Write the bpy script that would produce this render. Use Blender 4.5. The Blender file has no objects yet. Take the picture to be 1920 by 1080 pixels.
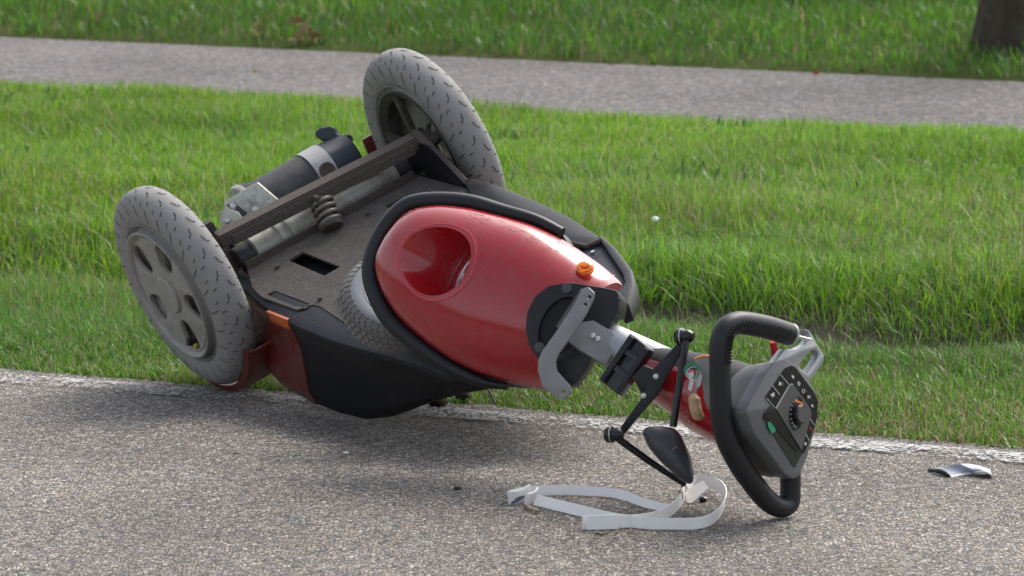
import bpy, bmesh, math, random
import numpy as np
from mathutils import Vector, Matrix
random.seed(4); rng = np.random.default_rng(7)
sc = bpy.context.scene
COL = sc.collection
# ------------------------------------------------------------------ camera
PITCH = math.radians(8); FPX = 9120.0; CAMH = 1.31
cd = bpy.data.cameras.new('camera'); cam = bpy.data.objects.new('camera', cd); COL.objects.link(cam)
cam.location = (0, 0, CAMH); cam.rotation_euler = (math.pi/2 - PITCH, 0, 0)
cd.sensor_width = 36; cd.lens = 36*FPX/1920; cd.clip_end = 2000; cd.clip_start = 0.1
cd.dof.use_dof = True; cd.dof.focus_distance = 7.5; cd.dof.aperture_fstop = 15
sc.camera = cam
# ------------------------------------------------------------------ sky, sun, exposure
SUN = Vector((0.42, 0.66, 0.92)).normalized()          # towards the sun: behind the scooter, slightly right
w = bpy.data.worlds.new('World'); sc.world = w; w.use_nodes = True
nt = w.node_tree; bg = nt.nodes['Background']
sky = nt.nodes.new('ShaderNodeTexSky'); sky.sky_type = 'NISHITA'; sky.sun_disc = False
sky.sun_elevation = math.asin(SUN.z); sky.sun_rotation = math.atan2(SUN.x, SUN.y)
sky.air_density = 1.0; sky.dust_density = 4.0; sky.ozone_density = 1.0
hz = nt.nodes.new('ShaderNodeHueSaturation'); hz.inputs['Saturation'].default_value = .45        # thin white cloud over the blue
nt.links.new(sky.outputs[0], hz.inputs['Color']); nt.links.new(hz.outputs[0], bg.inputs[0]); bg.inputs[1].default_value = 0.15
sl = bpy.data.lights.new('sun', 'SUN'); sl.energy = 1.4; sl.angle = math.radians(30); sl.color = (1, .95, .88)
so = bpy.data.objects.new('sun', sl); COL.objects.link(so); so.rotation_euler = SUN.to_track_quat('Z', 'Y').to_euler()
so.location = (3, 10, 8)
vs = sc.view_settings; vs.view_transform = 'Standard'; vs.look = 'None'; vs.gamma = 1; vs.exposure = 0.72
vs.use_curve_mapping = False

# ------------------------------------------------------------------ measuring helpers: photo sight lines met with real planes
FW = np.array([0, math.cos(PITCH), -math.sin(PITCH)]); UPV = np.array([0, math.sin(PITCH), math.cos(PITCH)])
RT = np.array([1., 0, 0]); CC = np.array([0, 0, CAMH])
def ray(x, y): return FW + RT*(x-960)/FPX - UPV*(y-540)/FPX
def at(x, y, Y): r = ray(x, y); return CC + r*(Y/r[1])
def gr(x, y, z=0.): r = ray(x, y); return CC + r*((z-CAMH)/r[2])
def onp(x, y, p0, n): r = ray(x, y); return CC + r*(((p0-CC) @ n)/(r @ n))
def cv(r, d, u): return RT*r + FW*d + UPV*u
def nrm(v): v = np.array(v, float); return v/np.linalg.norm(v)

# ------------------------------------------------------------------ materials
MATS = {}
def mat(name, col, rough=.5, metal=0., dirt=None, damt=.0, dscale=12., bump=0., bscale=80., coat=0., vary=.12, spec=.5, speck=None, streak=None):
    m = bpy.data.materials.new(name); m.use_nodes = True; n = m.node_tree.nodes; l = m.node_tree.links
    b = n['Principled BSDF']; tc = n.new('ShaderNodeTexCoord')
    b.inputs['Roughness'].default_value = rough; b.inputs['Metallic'].default_value = metal
    b.inputs['Coat Weight'].default_value = coat; b.inputs['Coat Roughness'].default_value = .07
    b.inputs['Specular IOR Level'].default_value = spec
    no = n.new('ShaderNodeTexNoise'); no.inputs['Scale'].default_value = dscale; no.inputs['Detail'].default_value = 8; no.inputs['Roughness'].default_value = .65
    l.new(tc.outputs['Object'], no.inputs['Vector'])
    base = n.new('ShaderNodeMix'); base.data_type = 'RGBA'
    base.inputs[6].default_value = (*[c*(1-vary) for c in col], 1); base.inputs[7].default_value = (*[min(1, c*(1+vary)) for c in col], 1)
    l.new(no.outputs['Fac'], base.inputs[0]); out = base.outputs[2]
    if dirt is not None:
        mr = n.new('ShaderNodeMapRange'); mr.inputs[1].default_value = .62-damt*.35; mr.inputs[2].default_value = .75-damt*.2
        mr.inputs[4].default_value = min(1, damt*1.3)
        n2 = n.new('ShaderNodeTexNoise'); n2.inputs['Scale'].default_value = dscale*2.3; n2.inputs['Detail'].default_value = 10; n2.inputs['Roughness'].default_value = .75
        l.new(tc.outputs['Object'], n2.inputs['Vector']); l.new(n2.outputs['Fac'], mr.inputs[0])
        mx = n.new('ShaderNodeMix'); mx.data_type = 'RGBA'; l.new(mr.outputs[0], mx.inputs[0]); l.new(out, mx.inputs[6]); mx.inputs[7].default_value = (*dirt, 1); out = mx.outputs[2]
        rr = n.new('ShaderNodeMapRange'); rr.inputs[3].default_value = rough; rr.inputs[4].default_value = min(1, rough+.35); l.new(mr.outputs[0], rr.inputs[0]); l.new(rr.outputs[0], b.inputs['Roughness'])
    if speck is not None:
        v = n.new('ShaderNodeTexNoise'); v.inputs['Scale'].default_value = 420; v.inputs['Detail'].default_value = 2; l.new(tc.outputs['Object'], v.inputs['Vector'])
        mr = n.new('ShaderNodeMapRange'); mr.inputs[1].default_value = .60; mr.inputs[2].default_value = .72; mr.inputs[4].default_value = .8; l.new(v.outputs['Fac'], mr.inputs[0])
        mx = n.new('ShaderNodeMix'); mx.data_type = 'RGBA'; l.new(mr.outputs[0], mx.inputs[0]); l.new(out, mx.inputs[6]); mx.inputs[7].default_value = (*speck, 1); out = mx.outputs[2]
    if streak is not None:                                   # fine scratches
        mp = n.new('ShaderNodeMapping'); mp.inputs['Scale'].default_value = (25, 160, 420); mp.inputs['Rotation'].default_value = (0, .5, .5); l.new(tc.outputs['Object'], mp.inputs[0])
        v = n.new('ShaderNodeTexNoise'); v.inputs['Scale'].default_value = 1; v.inputs['Detail'].default_value = 3; l.new(mp.outputs[0], v.inputs['Vector'])
        mr = n.new('ShaderNodeMapRange'); mr.inputs[1].default_value = .60; mr.inputs[2].default_value = .72; mr.inputs[4].default_value = .5; l.new(v.outputs['Fac'], mr.inputs[0])
        mx = n.new('ShaderNodeMix'); mx.data_type = 'RGBA'; l.new(mr.outputs[0], mx.inputs[0]); l.new(out, mx.inputs[6]); mx.inputs[7].default_value = (*streak, 1); out = mx.outputs[2]
    l.new(out, b.inputs['Base Color'])
    if bump:
        n3 = n.new('ShaderNodeTexNoise'); n3.inputs['Scale'].default_value = bscale; n3.inputs['Detail'].default_value = 6; l.new(tc.outputs['Object'], n3.inputs['Vector'])
        bp = n.new('ShaderNodeBump'); bp.inputs['Strength'].default_value = bump; bp.inputs['Distance'].default_value = .004; l.new(n3.outputs['Fac'], bp.inputs['Height']); l.new(bp.outputs[0], b.inputs['Normal'])
    MATS[name] = m; return m
DUST = (.20, .17, .13)
tyre_m = mat('grey rubber', (.29, .285, .28), .7, dirt=(.36, .33, .28), damt=.4, dscale=14, bump=.15, bscale=150, spec=.3)
tyre_f = mat('pale grey rubber', (.30, .31, .34), .7, dirt=(.2, .18, .15), damt=.3, bump=.15, spec=.3)
groove_shade_m = mat('painted groove shade', (.075, .072, .068), .9)  # dark tone painted as the shade inside uncut tread grooves
rim_m = mat('dusty grey wheel', (.37, .36, .34), .55, .15, dirt=(.28, .25, .20), damt=.5, dscale=20, bump=.05)
rimin_m = mat('silver wheel well', (.50, .50, .48), .4, .4, dirt=DUST, damt=.4)
rimdark_m = mat('dark dirty wheel spokes', (.07, .065, .06), .6, .3, dirt=DUST, damt=.4)
steel_m = mat('dirty brown steel', (.080, .064, .054), .8, .1, dirt=(.125, .105, .09), damt=.5, dscale=70, bump=.6, bscale=400, speck=(.20, .18, .16))
plate_m = mat('grimy floor plate', (.046, .038, .034), .75, dirt=(.105, .092, .08), damt=.5, dscale=22, bump=.5, bscale=300, speck=(.24, .22, .19))
alu_m = mat('dirty cast aluminium', (.50, .50, .44), .5, .35, dirt=(.16, .15, .11), damt=.45, dscale=16, bump=.1)
alub_m = mat('silver motor band', (.42, .41, .41), .45, .5, dirt=DUST, damt=.35, dscale=20)
motor_m = mat('scuffed black motor', (.035, .035, .04), .55, dirt=(.13, .12, .11), damt=.42, dscale=22, bump=.1)
cap_m = mat('blue black rubber cap', (.03, .036, .052), .55, dirt=(.10, .1, .1), damt=.25)
black_m = mat('black plastic', (.010, .011, .014), .42, spec=.4, dirt=(.05, .047, .045), damt=.28, dscale=10, bump=.08, bscale=400)
tub_m = mat('weathered black plastic', (.013, .015, .021), .55, spec=.4, dirt=(.055, .052, .052), damt=.35, dscale=12, bump=.15, bscale=300, speck=(.09, .085, .08))
matte_m = mat('matte black cover', (.011, .011, .012), .6, spec=.3, dirt=(.028, .026, .026), damt=.3, dscale=6, bump=.1, bscale=300)
gloss_m = mat('shiny black plastic', (.012, .012, .015), .18, bump=.02)
foam_m = mat('black foam grip', (.016, .017, .020), .46, spec=.4, dirt=(.04, .04, .04), damt=.2, bump=.1, bscale=500)
red_m = mat('red paint', (.38, .005, .012), .24, coat=1., dirt=(.20, .06, .045), damt=.34, dscale=22, speck=(.40, .08, .07), vary=.06, spec=.35)
redd_m = mat('dusty dark red paint', (.14, .010, .010), .45, coat=.3, dirt=(.12, .06, .045), damt=.5, dscale=14, speck=(.22, .12, .10))
lip_highlight_m = mat('red lip highlight', (.52, .02, .04), .3, coat=.6, vary=.05)  # brighter copy of the cowl red puts a highlight into the lip
grey_m = mat('grey plastic', (.105, .11, .115), .42, dirt=(.2, .19, .18), damt=.15, bump=.05, bscale=500)
greyd_m = mat('dark grey plastic', (.062, .064, .062), .5, bump=.06, bscale=600)
greyl_m = mat('silver grey plastic', (.36, .37, .39), .33, .35, vary=.05)
zinc_m = mat('grey painted bracket', (.27, .27, .27), .5, .3, dirt=(.19, .18, .16), damt=.3, dscale=15)
colm_m = mat('silver column tube', (.40, .41, .44), .4, .4, dirt=DUST, damt=.15)
chrome_m = mat('chrome', (.8, .8, .82), .12, 1., vary=.03)
brass_m = mat('brass', (.55, .45, .30), .3, 1., vary=.05)
bolt_m = mat('zinc bolts', (.6, .6, .6), .35, .8)
rust_m = mat('rusty spring', (.20, .18, .17), .5, .4, dirt=(.20, .13, .08), damt=.35, dscale=60)
cone_m = mat('brown plastic bush', (.13, .09, .065), .6, dirt=DUST, damt=.3)
strap_m = mat('white leather', (.88, .87, .85), .5, dirt=(.5, .49, .47), damt=.15, bump=.12, bscale=300, vary=.04)
edge_m = mat('white leather edge', (.78, .76, .70), .6, vary=.05)
wood_m = mat('pale wood', (.50, .33, .18), .5, dscale=40)
green_m = mat('green plastic', (.02, .22, .10), .4)
redl_m = mat('bright red plastic', (.55, .02, .025), .3)
white_m = mat('white print', (.62, .62, .62), .5)
orange_p = mat('orange print', (.80, .22, .05), .5)
green_p = mat('green indicator', (.01, .26, .12), .35)
red_p = mat('red print', (.40, .02, .03), .5)
disp_m = mat('dark display window', (.018, .021, .021), .22)
shard_m = mat('silver painted plastic', (.36, .40, .47), .45, 0., vary=.05)
shardw_m = mat('bare white plastic edge', (.75, .76, .80), .4)
def glassy(name, col, rough=.1):
    m = mat(name, col, rough, coat=.6, vary=.1); b = m.node_tree.nodes['Principled BSDF']
    b.inputs['Transmission Weight'].default_value = .35; return m
amber_m = glassy('amber lens', (.95, .22, .01)); lens_m = glassy('headlamp glass', (.75, .78, .85), .05)
refl_m = mat('orange reflector', (.62, .13, .015), .3, coat=.5, dirt=(.3, .12, .05), damt=.3)
bark_m = mat('bark', (.055, .040, .028), .9, dirt=(.12, .10, .07), damt=.5, dscale=8, bump=1.0, bscale=25)
leafd_m = mat('dry leaf', (.34, .20, .11), .8, vary=.3, dscale=40)
leafo_m = mat('orange leaf', (.50, .12, .05), .7); leafy_m = mat('yellow leaf', (.62, .46, .05), .7)
petal_m = mat('white petals', (.75, .75, .72), .6); pebble_m = mat('pale pebble', (.5, .5, .5), .7)
twig_m = mat('dry straw', (.42, .33, .20), .8); debris_m = mat('black grit', (.02, .02, .02), .6)
soil_m = mat('dark soil clod', (.032, .027, .016), .95, dirt=(.07, .06, .035), damt=.5, dscale=30, bump=.8, bscale=60)

# ------------------------------------------------------------------ object helpers
def thing(name, label, cat, loc, group=None):
    o = bpy.data.objects.new(name, None); COL.objects.link(o); o.location = loc; o.empty_display_size = .1
    o['label'] = label; o['category'] = cat
    if group: o['group'] = group
    return o
def rootloc(p):
    v = Vector((0, 0, 0))
    while p is not None: v += Vector(p.location); p = p.parent
    return v
def link(name, me, m, parent=None, smooth=True, angle=35, kind=None, label=None, cat=None, group=None):
    if parent is not None:
        r = rootloc(parent); me.transform(Matrix.Translation(-r))
    if m is not None and len(me.materials) == 0: me.materials.append(m)
    if smooth:
        me.polygons.foreach_set('use_smooth', [True]*len(me.polygons))
        if angle < 180: me.set_sharp_from_angle(angle=math.radians(angle))
    o = bpy.data.objects.new(name, me); COL.objects.link(o); o.parent = parent
    if kind: o['kind'] = kind
    if label: o['label'] = label
    if cat: o['category'] = cat
    if group: o['group'] = group
    return o
def mesh(name, V, Fc):
    me = bpy.data.meshes.new(name); me.from_pydata([tuple(map(float, v)) for v in V], [], Fc); me.validate(); me.update(); return me
def recalc(me):
    bm = bmesh.new(); bm.from_mesh(me); bmesh.ops.recalc_face_normals(bm, faces=bm.faces); bm.to_mesh(me); bm.free(); return me
def basis(n, hint=(0, 0, 1)):
    n = nrm(n); x = np.cross(hint, n)
    if np.linalg.norm(x) < 1e-3: x = np.cross((1, 0, 0), n)
    x = nrm(x); return x, np.cross(n, x), n
def grid_mesh(name, P, closeu=False, closev=False, caps=False):
    P = np.asarray(P, float); nu, nv = P.shape[:2]; V = P.reshape(-1, 3); Fc = []
    for i in range(nu if closeu else nu-1):
        for j in range(nv if closev else nv-1):
            a, b = i, (i+1) % nu; c, d = j, (j+1) % nv
            Fc.append((a*nv+c, b*nv+c, b*nv+d, a*nv+d))
    if caps:
        Fc.append(tuple(range(nv))[::-1]); Fc.append(tuple((nu-1)*nv+k for k in range(nv)))
    return recalc(mesh(name, V, Fc))
def lathe(o, axis, prof, seg=48, name='lathe', hint=(0, 0, 1), closed=False, arc=None, x=None):
    ex, ey, n = basis(axis, hint)
    if x is not None: ex = nrm(x); ey = np.cross(n, ex)
    o = np.array(o, float); P = []
    if arc: th = np.linspace(arc[0], arc[1], seg)
    else: th = np.linspace(0, 2*math.pi, seg, endpoint=False)
    for t in th:
        P.append([o + n*a + (ex*math.cos(t)+ey*math.sin(t))*max(r, 1e-5) for a, r in prof])
    me = grid_mesh(name, P, closeu=not arc, closev=closed)
    return me
def smoothpath(pts, rad, n):
    pts = np.array(pts, float); rad = np.array(rad if hasattr(rad, '__len__') else [rad]*len(pts), float)
    if n <= 1: return pts, rad
    out = []; ro = []
    Pp = np.vstack([2*pts[0]-pts[1], pts, 2*pts[-1]-pts[-2]])
    for i in range(len(pts)-1):
        p0, p1, p2, p3 = Pp[i:i+4]
        for k in range(n):
            t = k/n; out.append(.5*((2*p1)+(-p0+p2)*t+(2*p0-5*p1+4*p2-p3)*t*t+(-p0+3*p1-3*p2+p3)*t**3)); ro.append(rad[i]*(1-t)+rad[i+1]*t)
    out.append(pts[-1]); ro.append(rad[-1]); return np.array(out), np.array(ro)
def tube(pts, rad, seg=12, sm=1, name='tube', flat=None, closed=False):
    """sweep; flat=(w,h,updir) gives a flattened section"""
    pts, rad = smoothpath(pts, rad, sm); P = []; m = len(pts)
    T = [nrm(pts[min(i+1, m-1)]-pts[max(i-1, 0)]) for i in range(m)]
    ex, ey, _ = basis(T[0])
    for i in range(m):
        ex = nrm(ex - T[i]*(ex @ T[i])); ey = np.cross(T[i], ex)
        if flat is not None:
            u = np.array(flat[2], float); ey = nrm(u - T[i]*(u @ T[i])); ex = np.cross(ey, T[i]); sx, sy = flat[0], flat[1]
        else: sx = sy = 1.
        ring = []
        for k in range(seg):
            a = 2*math.pi*(k+.5)/seg; c, s = math.cos(a), math.sin(a)
            if flat is not None: c = math.copysign(abs(c)**.35, c); s = math.copysign(abs(s)**.35, s)
            ring.append(pts[i] + (ex*c*sx + ey*s*sy)*rad[i])
        P.append(ring)
    return grid_mesh(name, P, closev=True, caps=True)
def box(c, ex, ey, ez, hx, hy, hz, bev=.0, name='box'):
    bm = bmesh.new(); bmesh.ops.create_cube(bm, size=2)
    M = Matrix([[ex[i]*hx, ey[i]*hy, ez[i]*hz, c[i]] for i in range(3)] + [[0, 0, 0, 1]])
    bm.transform(M); bmesh.ops.recalc_face_normals(bm, faces=bm.faces)
    if bev: bmesh.ops.bevel(bm, geom=list(bm.edges), offset=bev, segments=2, affect='EDGES')
    me = bpy.data.meshes.new(name); bm.to_mesh(me); bm.free(); return me
def join(*ms):
    bm = bmesh.new()
    for m in ms: bm.from_mesh(m)
    me = bpy.data.meshes.new('joined'); bm.to_mesh(me); bm.free(); return me
def rounded(pts, r, k=5):
    """round the corners of a 2D polygon by cutting and quadratic blending"""
    pts = [np.array(p, float) for p in pts]; out = []; n = len(pts)
    for i in range(n):
        a, b, c = pts[i-1], pts[i], pts[(i+1) % n]; la = np.linalg.norm(a-b); lc = np.linalg.norm(c-b)
        rr = min(r, la*.48, lc*.48); p = b+(a-b)/la*rr; q = b+(c-b)/lc*rr
        for j in range(k+1):
            t = j/k; out.append((1-t)**2*p+2*t*(1-t)*b+t*t*q)
    return out
def plate2d(outline, holes, O, ex, ey, en, thick, bev=0.):
    cu = bpy.data.curves.new('c', 'CURVE'); cu.dimensions = '2D'; cu.fill_mode = 'BOTH'; cu.extrude = max(thick/2-bev, 0); cu.bevel_depth = bev; cu.bevel_resolution = 1
    if bev: cu.offset = -bev
    for pl in [outline]+list(holes):
        s = cu.splines.new('POLY'); s.points.add(len(pl)-1); s.use_cyclic_u = True
        for i, p in enumerate(pl): s.points[i].co = (p[0], p[1], 0, 1)
    ob = bpy.data.objects.new('c', cu); COL.objects.link(ob); bpy.context.view_layer.update()
    me = bpy.data.meshes.new_from_object(ob.evaluated_get(bpy.context.evaluated_depsgraph_get()))
    bpy.data.objects.remove(ob); bpy.data.curves.remove(cu); me.materials.clear()
    bm = bmesh.new(); bm.from_mesh(me); bmesh.ops.remove_doubles(bm, verts=bm.verts, dist=1e-5); bmesh.ops.recalc_face_normals(bm, faces=bm.faces)
    bm.transform(Matrix([[ex[i], ey[i], en[i], O[i]-en[i]*thick/2] for i in range(3)]+[[0, 0, 0, 1]])); 
    bmesh.ops.recalc_face_normals(bm, faces=bm.faces); bm.to_mesh(me); bm.free(); return me
def pplate(px, O, n, thick, holes=(), bev=0., rnd=0.):
    """plate whose front face lies in the plane (O, n); outline given by sight lines met with that plane"""
    O = np.array(O, float); ex, ey, en = basis(n)
    def cvt(pl): return [((onp(x, y, O, en)-O) @ ex, (onp(x, y, O, en)-O) @ ey) for x, y in pl]
    ol = cvt(px)
    if rnd: ol = rounded(ol, rnd)
    return plate2d(ol, [cvt(h) for h in holes], O, ex, ey, en, thick, bev)
def circ(cx, cy, rx, ry=None, n=14, rot=0): 
    ry = ry or rx; c, s = math.cos(rot), math.sin(rot)
    return [(cx+rx*math.cos(2*math.pi*i/n)*c-ry*math.sin(2*math.pi*i/n)*s, cy+rx*math.cos(2*math.pi*i/n)*s+ry*math.sin(2*math.pi*i/n)*c) for i in range(n)]

# ================================================================== THE LIE OF THE LAND
RD = nrm((.9024, -.4309, 0)); RN = nrm((.4309, .9024, 0)); E0 = np.array([0, 7.90, 0.])    # road edge runs along RD, v = distance beyond it
def sv(s, v, z=0): return E0 + RD*s + RN*v + np.array([0, 0, z])
ZV = [(-400, -.02), (-.05, -.02), (0, -.006), (.25, .0), (.8, -.02), (1.0, -.05), (1.12, -.075), (1.22, -.035), (1.4, .02), (2.2, .035), (3.4, .02), (4.02, .014), (4.14, -.01), (5.5, -.01), (5.62, .02), (6.6, .06), (8.5, .02), (10, .05), (14, .12), (400, .2)]
_zv = np.array(ZV)
def zland(s, v):
    z = np.interp(v, _zv[:, 0], _zv[:, 1])
    wob = (np.sin(s*2.1+1.3)*np.sin(v*1.7+.5)*.012 + np.sin(s*5.3)*np.sin(v*4.1+2)*.006)*np.clip((v-.15)*3, 0, 1)*np.clip(np.maximum((3.8-v)*3, (v-5.8)*3), 0, 1)
    return z + wob
def setting(name, me, m): return link(name, me, m, kind='structure')
ss = np.concatenate([[-400, -120, -40, -15], np.arange(-6, 6.01, .1), [15, 40, 120, 400]])
vv = np.concatenate([[-400, -100, -30, -10, -5, -1, -.1, -.05], np.arange(0, 10.01, .06), [12, 14, 25, 60, 150, 400]])
S, Vv = np.meshgrid(ss, vv, indexing='ij'); Z = zland(S, Vv)
P = E0[None, None, :] + S[..., None]*RD + Vv[..., None]*RN; P[..., 2] += Z

def ground_mat():
    m = bpy.data.materials.new('grassy soil'); m.use_nodes = True; n = m.node_tree.nodes; l = m.node_tree.links; b = n['Principled BSDF']
    tc = n.new('ShaderNodeTexCoord'); a = n.new('ShaderNodeTexNoise'); a.inputs['Scale'].default_value = 3; a.inputs['Detail'].default_value = 8
    f = n.new('ShaderNodeTexNoise'); f.inputs['Scale'].default_value = 120; f.inputs['Detail'].default_value = 6
    for q in (a, f): l.new(tc.outputs['Object'], q.inputs['Vector'])
    r = n.new('ShaderNodeValToRGB'); e = r.color_ramp.elements; e[0].position = .3; e[0].color = (.035, .055, .012, 1); e[1].position = .7; e[1].color = (.10, .10, .045, 1)
    x = e.new(.5); x.color = (.06, .085, .018, 1)
    mx = n.new('ShaderNodeMath'); mx.operation = 'MULTIPLY_ADD'; mx.inputs[1].default_value = .5; l.new(f.outputs['Fac'], mx.inputs[0])
    h = n.new('ShaderNodeMath'); h.operation = 'MULTIPLY'; h.inputs[1].default_value = .5; l.new(a.outputs['Fac'], h.inputs[0]); l.new(h.outputs[0], mx.inputs[2])
    l.new(mx.outputs[0], r.inputs[0]); l.new(r.outputs[0], b.inputs['Base Color']); b.inputs['Roughness'].default_value = 1
    b.inputs['Specular IOR Level'].default_value = .1
    bp = n.new('ShaderNodeBump'); bp.inputs['Strength'].default_value = .8; bp.inputs['Distance'].default_value = .02; l.new(f.outputs['Fac'], bp.inputs['Height']); l.new(bp.outputs[0], b.inputs['Normal'])
    return m
setting('verge_ground', grid_mesh('g', P), ground_mat())

def chip_mat(name, scale, cols, binder, bumpd, tone=1.0, patch=(.85, 1.12)):
    """chip-sealed asphalt: a stone colour per chip, dark binder between, relief from the chips"""
    m = bpy.data.materials.new(name); m.use_nodes = True; n = m.node_tree.nodes; l = m.node_tree.links; b = n['Principled BSDF']
    tc = n.new('ShaderNodeTexCoord'); wn = n.new('ShaderNodeTexNoise'); wn.inputs['Scale'].default_value = scale*.8; l.new(tc.outputs['Object'], wn.inputs['Vector'])
    ad = n.new('ShaderNodeMixRGB'); ad.blend_type = 'ADD'; ad.inputs[0].default_value = .35/scale*2; l.new(tc.outputs['Object'], ad.inputs[1]); l.new(wn.outputs['Color'], ad.inputs[2])
    v = n.new('ShaderNodeTexVoronoi'); v.inputs['Scale'].default_value = scale; l.new(ad.outputs[0], v.inputs['Vector'])
    sp = n.new('ShaderNodeSeparateColor'); l.new(v.outputs['Color'], sp.inputs[0])
    r = n.new('ShaderNodeValToRGB'); r.color_ramp.interpolation = 'CONSTANT'; e = r.color_ramp.elements
    e[0].position = 0; e[0].color = (*cols[0], 1); e[1].position = 1/len(cols); e[1].color = (*cols[1], 1)
    for i, c in enumerate(cols[2:], 2): x = e.new(i/len(cols)); x.color = (*c, 1)
    l.new(sp.outputs[0], r.inputs[0])
    de = n.new('ShaderNodeTexVoronoi'); de.feature = 'DISTANCE_TO_EDGE'; de.inputs['Scale'].default_value = scale; l.new(ad.outputs[0], de.inputs['Vector'])
    mr = n.new('ShaderNodeMapRange'); mr.inputs[1].default_value = .02; mr.inputs[2].default_value = .15; l.new(de.outputs['Distance'], mr.inputs[0])
    mx = n.new('ShaderNodeMix'); mx.data_type = 'RGBA'; mx.inputs[6].default_value = (*binder, 1); l.new(r.outputs[0], mx.inputs[7]); l.new(mr.outputs[0], mx.inputs[0])
    big = n.new('ShaderNodeTexNoise'); big.inputs['Scale'].default_value = 1.7; big.inputs['Detail'].default_value = 5; l.new(tc.outputs['Object'], big.inputs['Vector'])
    br = n.new('ShaderNodeMapRange'); br.inputs[1].default_value = .3; br.inputs[2].default_value = .7; br.inputs[3].default_value = patch[0]*tone; br.inputs[4].default_value = patch[1]*tone; l.new(big.outputs['Fac'], br.inputs[0])
    hs = n.new('ShaderNodeHueSaturation'); l.new(mx.outputs[2], hs.inputs['Color']); l.new(br.outputs[0], hs.inputs['Value']); l.new(hs.outputs[0], b.inputs['Base Color'])
    b.inputs['Roughness'].default_value = .85; b.inputs['Specular IOR Level'].default_value = .25
    ht = n.new('ShaderNodeMath'); ht.operation = 'MULTIPLY_ADD'; l.new(mr.outputs[0], ht.inputs[0]); l.new(sp.outputs[1], ht.inputs[1]); ht.inputs[2].default_value = 0
    bp = n.new('ShaderNodeBump'); bp.inputs['Strength'].default_value = .9; bp.inputs['Distance'].default_value = bumpd; l.new(ht.outputs[0], bp.inputs['Height']); l.new(bp.outputs[0], b.inputs['Normal'])
    return m
STONES = [(.13, .122, .118), (.21, .195, .18), (.30, .265, .22), (.165, .16, .162), (.35, .315, .265), (.26, .205, .16), (.19, .18, .17), (.27, .25, .225), (.44, .41, .37), (.22, .208, .205), (.095, .09, .09), (.32, .275, .225), (.26, .25, .245)]
road_m = chip_mat('chip sealed asphalt', 165, STONES, (.062, .057, .050), .005, tone=1.22, patch=(.76, 1.12))
path_m = chip_mat('worn path asphalt', 80, [(a*.66+.008, b*.67+.008, c*.70+.011) for a, b, c in STONES], (.09, .085, .08), .003, patch=(.78, 1.15))
def strip(v0, v1, z, ragged=0., n=160, s0=-8, s1=8, amp2=0.):
    rows = []
    for i, s in enumerate(np.linspace(s0, s1, n)):
        j = ragged*(math.sin(s*9)*.4+rng.normal()*.35); k = amp2*(math.sin(s*7+2)*.4+rng.normal()*.35)
        rows.append([sv(s, v0+j, z), sv(s, v1+k, z)])
    rows = [[sv(-300, v0, z), sv(-300, v1, z)]]+rows+[[sv(300, v0, z), sv(300, v1, z)]]
    return rows
setting('road', grid_mesh('r', strip(-6.2, .0, 0., n=1200, amp2=.018)), road_m)
setting('cycle_path', grid_mesh('r', strip(4.10, 5.58, .004, .03, amp2=.04, n=700)), path_m)

# painted edge line, worn through to the stones
m = bpy.data.materials.new('worn white road paint'); m.use_nodes = True; n = m.node_tree.nodes; l = m.node_tree.links
b = n['Principled BSDF']; b.inputs['Base Color'].default_value = (.46, .46, .45, 1); b.inputs['Roughness'].default_value = .8
tc = n.new('ShaderNodeTexCoord'); a = n.new('ShaderNodeTexNoise'); a.inputs['Scale'].default_value = 150; a.inputs['Detail'].default_value = 5
c = n.new('ShaderNodeTexNoise'); c.inputs['Scale'].default_value = 7; c.inputs['Detail'].default_value = 4
for q in (a, c): l.new(tc.outputs['Object'], q.inputs['Vector'])
ma = n.new('ShaderNodeMath'); ma.operation = 'MULTIPLY_ADD'; ma.inputs[1].default_value = .45; l.new(c.outputs['Fac'], ma.inputs[0]); l.new(a.outputs['Fac'], ma.inputs[2])
mr = n.new('ShaderNodeMapRange'); mr.inputs[1].default_value = .71; mr.inputs[2].default_value = .81; l.new(ma.outputs[0], mr.inputs[0])
tr = n.new('ShaderNodeBsdfTransparent'); ms = n.new('ShaderNodeMixShader'); l.new(mr.outputs[0], ms.inputs[0]); l.new(tr.outputs[0], ms.inputs[1]); l.new(b.outputs[0], ms.inputs[2])
l.new(ms.outputs[0], n['Material Output'].inputs[0])
setting('road_edge_line', grid_mesh('r', strip(-.145, -.060, .004, .003, amp2=.004, n=600)), m)

rows = []
for q in np.linspace(-12, 12, 420):
    wv = .05*math.sin(q*3.1)+.03*math.sin(q*7.7+1); rows.append([sv(q, v_, zland(q, v_)+.004) for v_ in np.linspace(.90+wv, 1.42+wv*.6, 12)])
setting('ditch_soil', grid_mesh('ds', rows), soil_m)
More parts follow.
